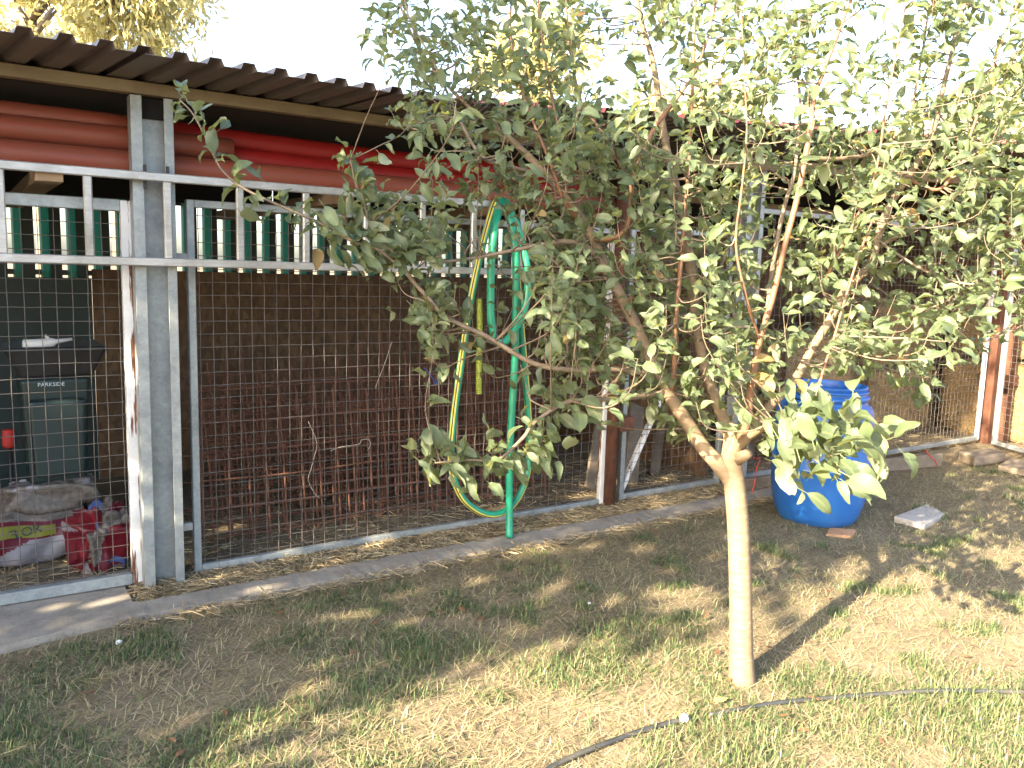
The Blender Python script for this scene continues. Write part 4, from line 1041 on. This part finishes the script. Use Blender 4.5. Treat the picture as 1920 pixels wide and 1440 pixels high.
blades(340000, RG, d_green, lambda x, y, r: r.uniform(.016, .052, len(x))*(.7+.6*vnoise(x, y, 3, 77)), .0017, lambda x, y, r: np.clip(.36 + .34*(r.random(len(x))-.5) + .36*(r.random(len(x)) > .84) + .2*(vnoise(x, y, 4, 55)-.5), 0, 1), 3, 'grass', ('short patchy green grass of the lawn', 'grass'), 'grass', (.25, 1.35), 1.1)
blades(120000, RG, d_dry, lambda x, y, r: r.uniform(.02, .07, len(x)), .0014, lambda x, y, r: np.clip(.82 + .36*(r.random(len(x))-.5), 0, 1), 4, 'dry_grass', ('dry yellowed grass blades between the green tufts', 'dry grass'), 'grass', (.9, 1.56), .5)
def d_straw(x, y): return np.clip(.10 + .55*np.clip((y-3.05)/.5, 0, 1)*(.4+vnoise(x, y, 3, 61)) + .32*np.clip(vnoise(x, y, 1.9, 62)-.42, 0, 1)*2, 0, 1)*np.where((y > 3.57) & (y < 3.76) & (x < 5.4), .07, 1)*np.where((x < .55) & (y > 3.5), .12, 1)
def gzs(): pass
blades(125000, (-.45, 8.2, .6, 4.0), d_straw, lambda x, y, r: r.uniform(.03, .15, len(x)), .0012, lambda x, y, r: np.clip(r.normal(.55, .22, len(x)), 0, 1), 5, 'straw', ('loose dry straw strewn over lawn and kerb', 'straw'), 'straw', flat=True)
def kerb_straw():
    def smp(r):
        x = r.uniform(.6, 5.5); return np.array([x, 3.745+.255*r.random()**.85, .014+r.uniform(0, .03)])
    o = straw_fill('straw', None, smp, None, 13000, (.03, .12), .0013, seed=31, flat=.18); o['label'] = 'dry straw piled between kerb and gates'; o['category'] = 'straw'
    def smp3(r): x = r.uniform(.5, 5.5); return np.array([x, 3.56+r.normal(0, .028), .010+r.uniform(0, .02)])
    o = straw_fill('straw', None, smp3, None, 1700, (.03, .12), .0013, seed=33, flat=.2); o['label'] = 'dry straw lodged along the front of the kerb'; o['category'] = 'straw'
    def smp2(r): return np.array([r.uniform(-.4, 8.0), r.uniform(3.98, 5.2), .006+r.uniform(0, .02)])
    o = straw_fill('straw', None, smp2, None, 9000, (.03, .12), .0013, seed=32, flat=.12); o['label'] = 'loose straw on the shed floor'; o['category'] = 'straw'
kerb_straw()
def fallen():
    r = random.Random(9); 
    lt, lf = leaf_template(3); V = []; F = []; nv = 0
    for _ in range(70):
        x, y = r.uniform(.2, 5.5), r.uniform(1.2, 3.5); s = r.uniform(.03, .05); a = r.uniform(0, 6.28); c, sn = math.cos(a), math.sin(a)
        W_ = lt*s; Q = np.stack([W_[:, 0]*c-W_[:, 1]*sn+x, W_[:, 0]*sn+W_[:, 1]*c+y, W_[:, 2]*.5+.022+float(gz(x, y))], 1); V.append(Q); F.append(lf+nv); nv += len(lt)
    stuff(soup('fallen_leaves', np.concatenate(V), np.concatenate(F), M['fallen']), 'small brown fallen leaves scattered on the lawn', 'fallen leaves')
    p = on_z(1350, 1316, .02); b = MB(); Q = lt*.06
    b.add([(q[0]+p.x-.03, q[1]+p.y, q[2]*.4+.03) for q in Q], [tuple(f) for f in lf]); tag(b.build('yellow_leaf', M['yellow_leaf']), 'bright yellow fallen leaf in the grass left of trunk foot', 'leaf')
fallen()

# ------------------------------------------------------------------ background trees and house
def bg_tree(px, py, d, rx, rz, n, label, seed, leaf=.14, droop=.0, mat='far_leaf'):
    c = at(px, py, d); base = (c.x, c.y, 0); t = thing('background_tree', label, 'tree', base, 'trees beyond the shed')
    r = np.random.default_rng(seed); b = MB()
    b.tube([(c.x, c.y, -.1), (c.x+.05, c.y, c.z*.5), (c.x, c.y, c.z)], [.16, .12, .06], 8)
    for k in range(7):
        a = r.uniform(0, 6.28); h = c.z-rz*r.uniform(.1, .8); b.tube([(c.x, c.y, h), (c.x+rx*.5*math.cos(a), c.y+rx*.5*math.sin(a), h+rz*.5)], [.06, .02], 6)
    b.build('trunk', M['twig'], t, smooth=True)
    nc = 34; C = r.normal(size=(nc, 3)); C /= np.linalg.norm(C, axis=1)[:, None]; C *= (r.random((nc, 1))**.4)*np.array([rx, rx, rz]); C += np.array(c)
    V = []; F = []; A = []
    k = r.integers(0, nc, n); off = r.normal(size=(n, 3))*np.array([.2, .2, .28+droop])*rx*.62; P = C[k]+off
    dd = r.normal(size=(n, 3)); dd[:, 2] -= .5+droop*4; dd /= np.linalg.norm(dd, axis=1)[:, None]; s = np.cross(dd, r.normal(size=(n, 3))); s /= np.linalg.norm(s, axis=1)[:, None]
    l = leaf*r.uniform(.6, 1.3, (n, 1)); wd = l*(.28 if droop == 0 else .14)
    V = np.stack([P, P+dd*l*.5+s*wd, P+dd*l, P+dd*l*.5-s*wd], 1).reshape(-1, 3); a = np.arange(n)*4
    F = np.concatenate([np.stack([a, a+1, a+2], 1), np.stack([a, a+2, a+3], 1)])
    stuff(soup('crown', V, F, M[mat], t, np.repeat(np.clip(r.normal(.5, .25, n), 0, .95), 4)))
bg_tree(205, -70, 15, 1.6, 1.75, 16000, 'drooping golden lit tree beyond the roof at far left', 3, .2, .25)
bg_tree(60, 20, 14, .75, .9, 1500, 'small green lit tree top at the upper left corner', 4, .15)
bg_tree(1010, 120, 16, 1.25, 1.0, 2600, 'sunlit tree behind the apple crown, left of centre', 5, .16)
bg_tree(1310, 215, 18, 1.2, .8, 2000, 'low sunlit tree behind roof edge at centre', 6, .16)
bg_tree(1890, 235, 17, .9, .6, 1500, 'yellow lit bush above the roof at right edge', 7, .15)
hs = at(1990, 205, 30)
def house():
    t = thing('house', 'grey house gable beyond the roof at right edge', 'house', (hs.x, hs.y, 0)); x, y, z = hs
    part('wall', M['plaster'], t, lambda b: b.box((x-2.0, y-1.5, 0), (x+3, y+4, z-.1)))
    def rf(b):
        b.add([(x-2.3, y-1.9, z-.15), (x+3.3, y-1.9, z-.15), (x+3.3, y+1.2, z+1.5), (x-2.3, y+1.2, z+1.5), (x-2.3, y+4.4, z-.15), (x+3.3, y+4.4, z-.15)], [(0, 1, 2, 3), (3, 2, 5, 4)])
    part('roof', M['roof_tile'], t, rf)
    part('fascia', M['slab'], t, lambda b: b.obox((x-2.32, y-1.9, z-.18), (x-2.32, y+1.2, z+1.47), .06, .16))
    part('gable', M['plaster'], t, lambda b: b.add([(x-2.0, y-1.5, z-.1), (x-2.0, y+4, z-.1), (x-2.0, y+1.25, z+1.35)], [(0, 1, 2)]))
house()

# ------------------------------------------------------------------ unseen hedge added left of the yard, outline and gaps shaped for the shade
def hedge():
    t = thing('shade_hedge', 'unseen leafy hedge added left of the yard to shade it', 'hedge', (-5, 3.5, 0)); r = np.random.default_rng(42)
    zk = np.array([0, 2, 2.6, 3.5, 4.4, 4.8, 5.2, 5.6, 6.2, 7, 9]); ek = np.array([1.5, 1.3, 1.0, .48, .36, .42, .5, .85, 1.0, 1.0, 1.6])
    n = 58000; z = r.uniform(0, 9.0, n)**1.0; y = r.uniform(-.1, 7.5, n); x = -5.0 + r.uniform(-.7, .7, n)
    e = np.interp(z, zk, ek) + .28*(vnoise(y, z, 1.6, 71)-.5) + r.normal(0, .07, n)
    hole = vnoise(y*1.0, z*1.0, 2.3, 72)*.6 + vnoise(y, z, 5.0, 73)*.4
    thr = np.where(z > 5.6, .56, np.where((y > 1.5) & (z > 2.6), .66, .70))
    k = (y > e) & (hole < thr) & (z < 8.9 - .25*np.abs(y-3)); P = np.stack([x, y, z], 1)[k]; n = len(P)
    dd = r.normal(size=(n, 3)); dd /= np.linalg.norm(dd, axis=1)[:, None]; s = np.cross(dd, r.normal(size=(n, 3))); s /= np.linalg.norm(s, axis=1)[:, None]
    l = .15*r.uniform(.6, 1.3, (n, 1)); wd = l*.34
    V = np.stack([P, P+dd*l*.5+s*wd, P+dd*l, P+dd*l*.5-s*wd], 1).reshape(-1, 3); a = np.arange(n)*4
    stuff(soup('crown', V, np.concatenate([np.stack([a, a+1, a+2], 1), np.stack([a, a+2, a+3], 1)]), M['shade_leaf'], t, np.repeat(r.random(n)*.9, 4)))
    for yy in (2.0, 3.4, 4.9, 6.2): part('trunk', M['twig'], t, lambda b: b.tube([(-5, yy, -.1), (-5.05, yy+.05, 3), (-5, yy, 5.8)], [.12, .09, .03], 8), smooth=True)
hedge()
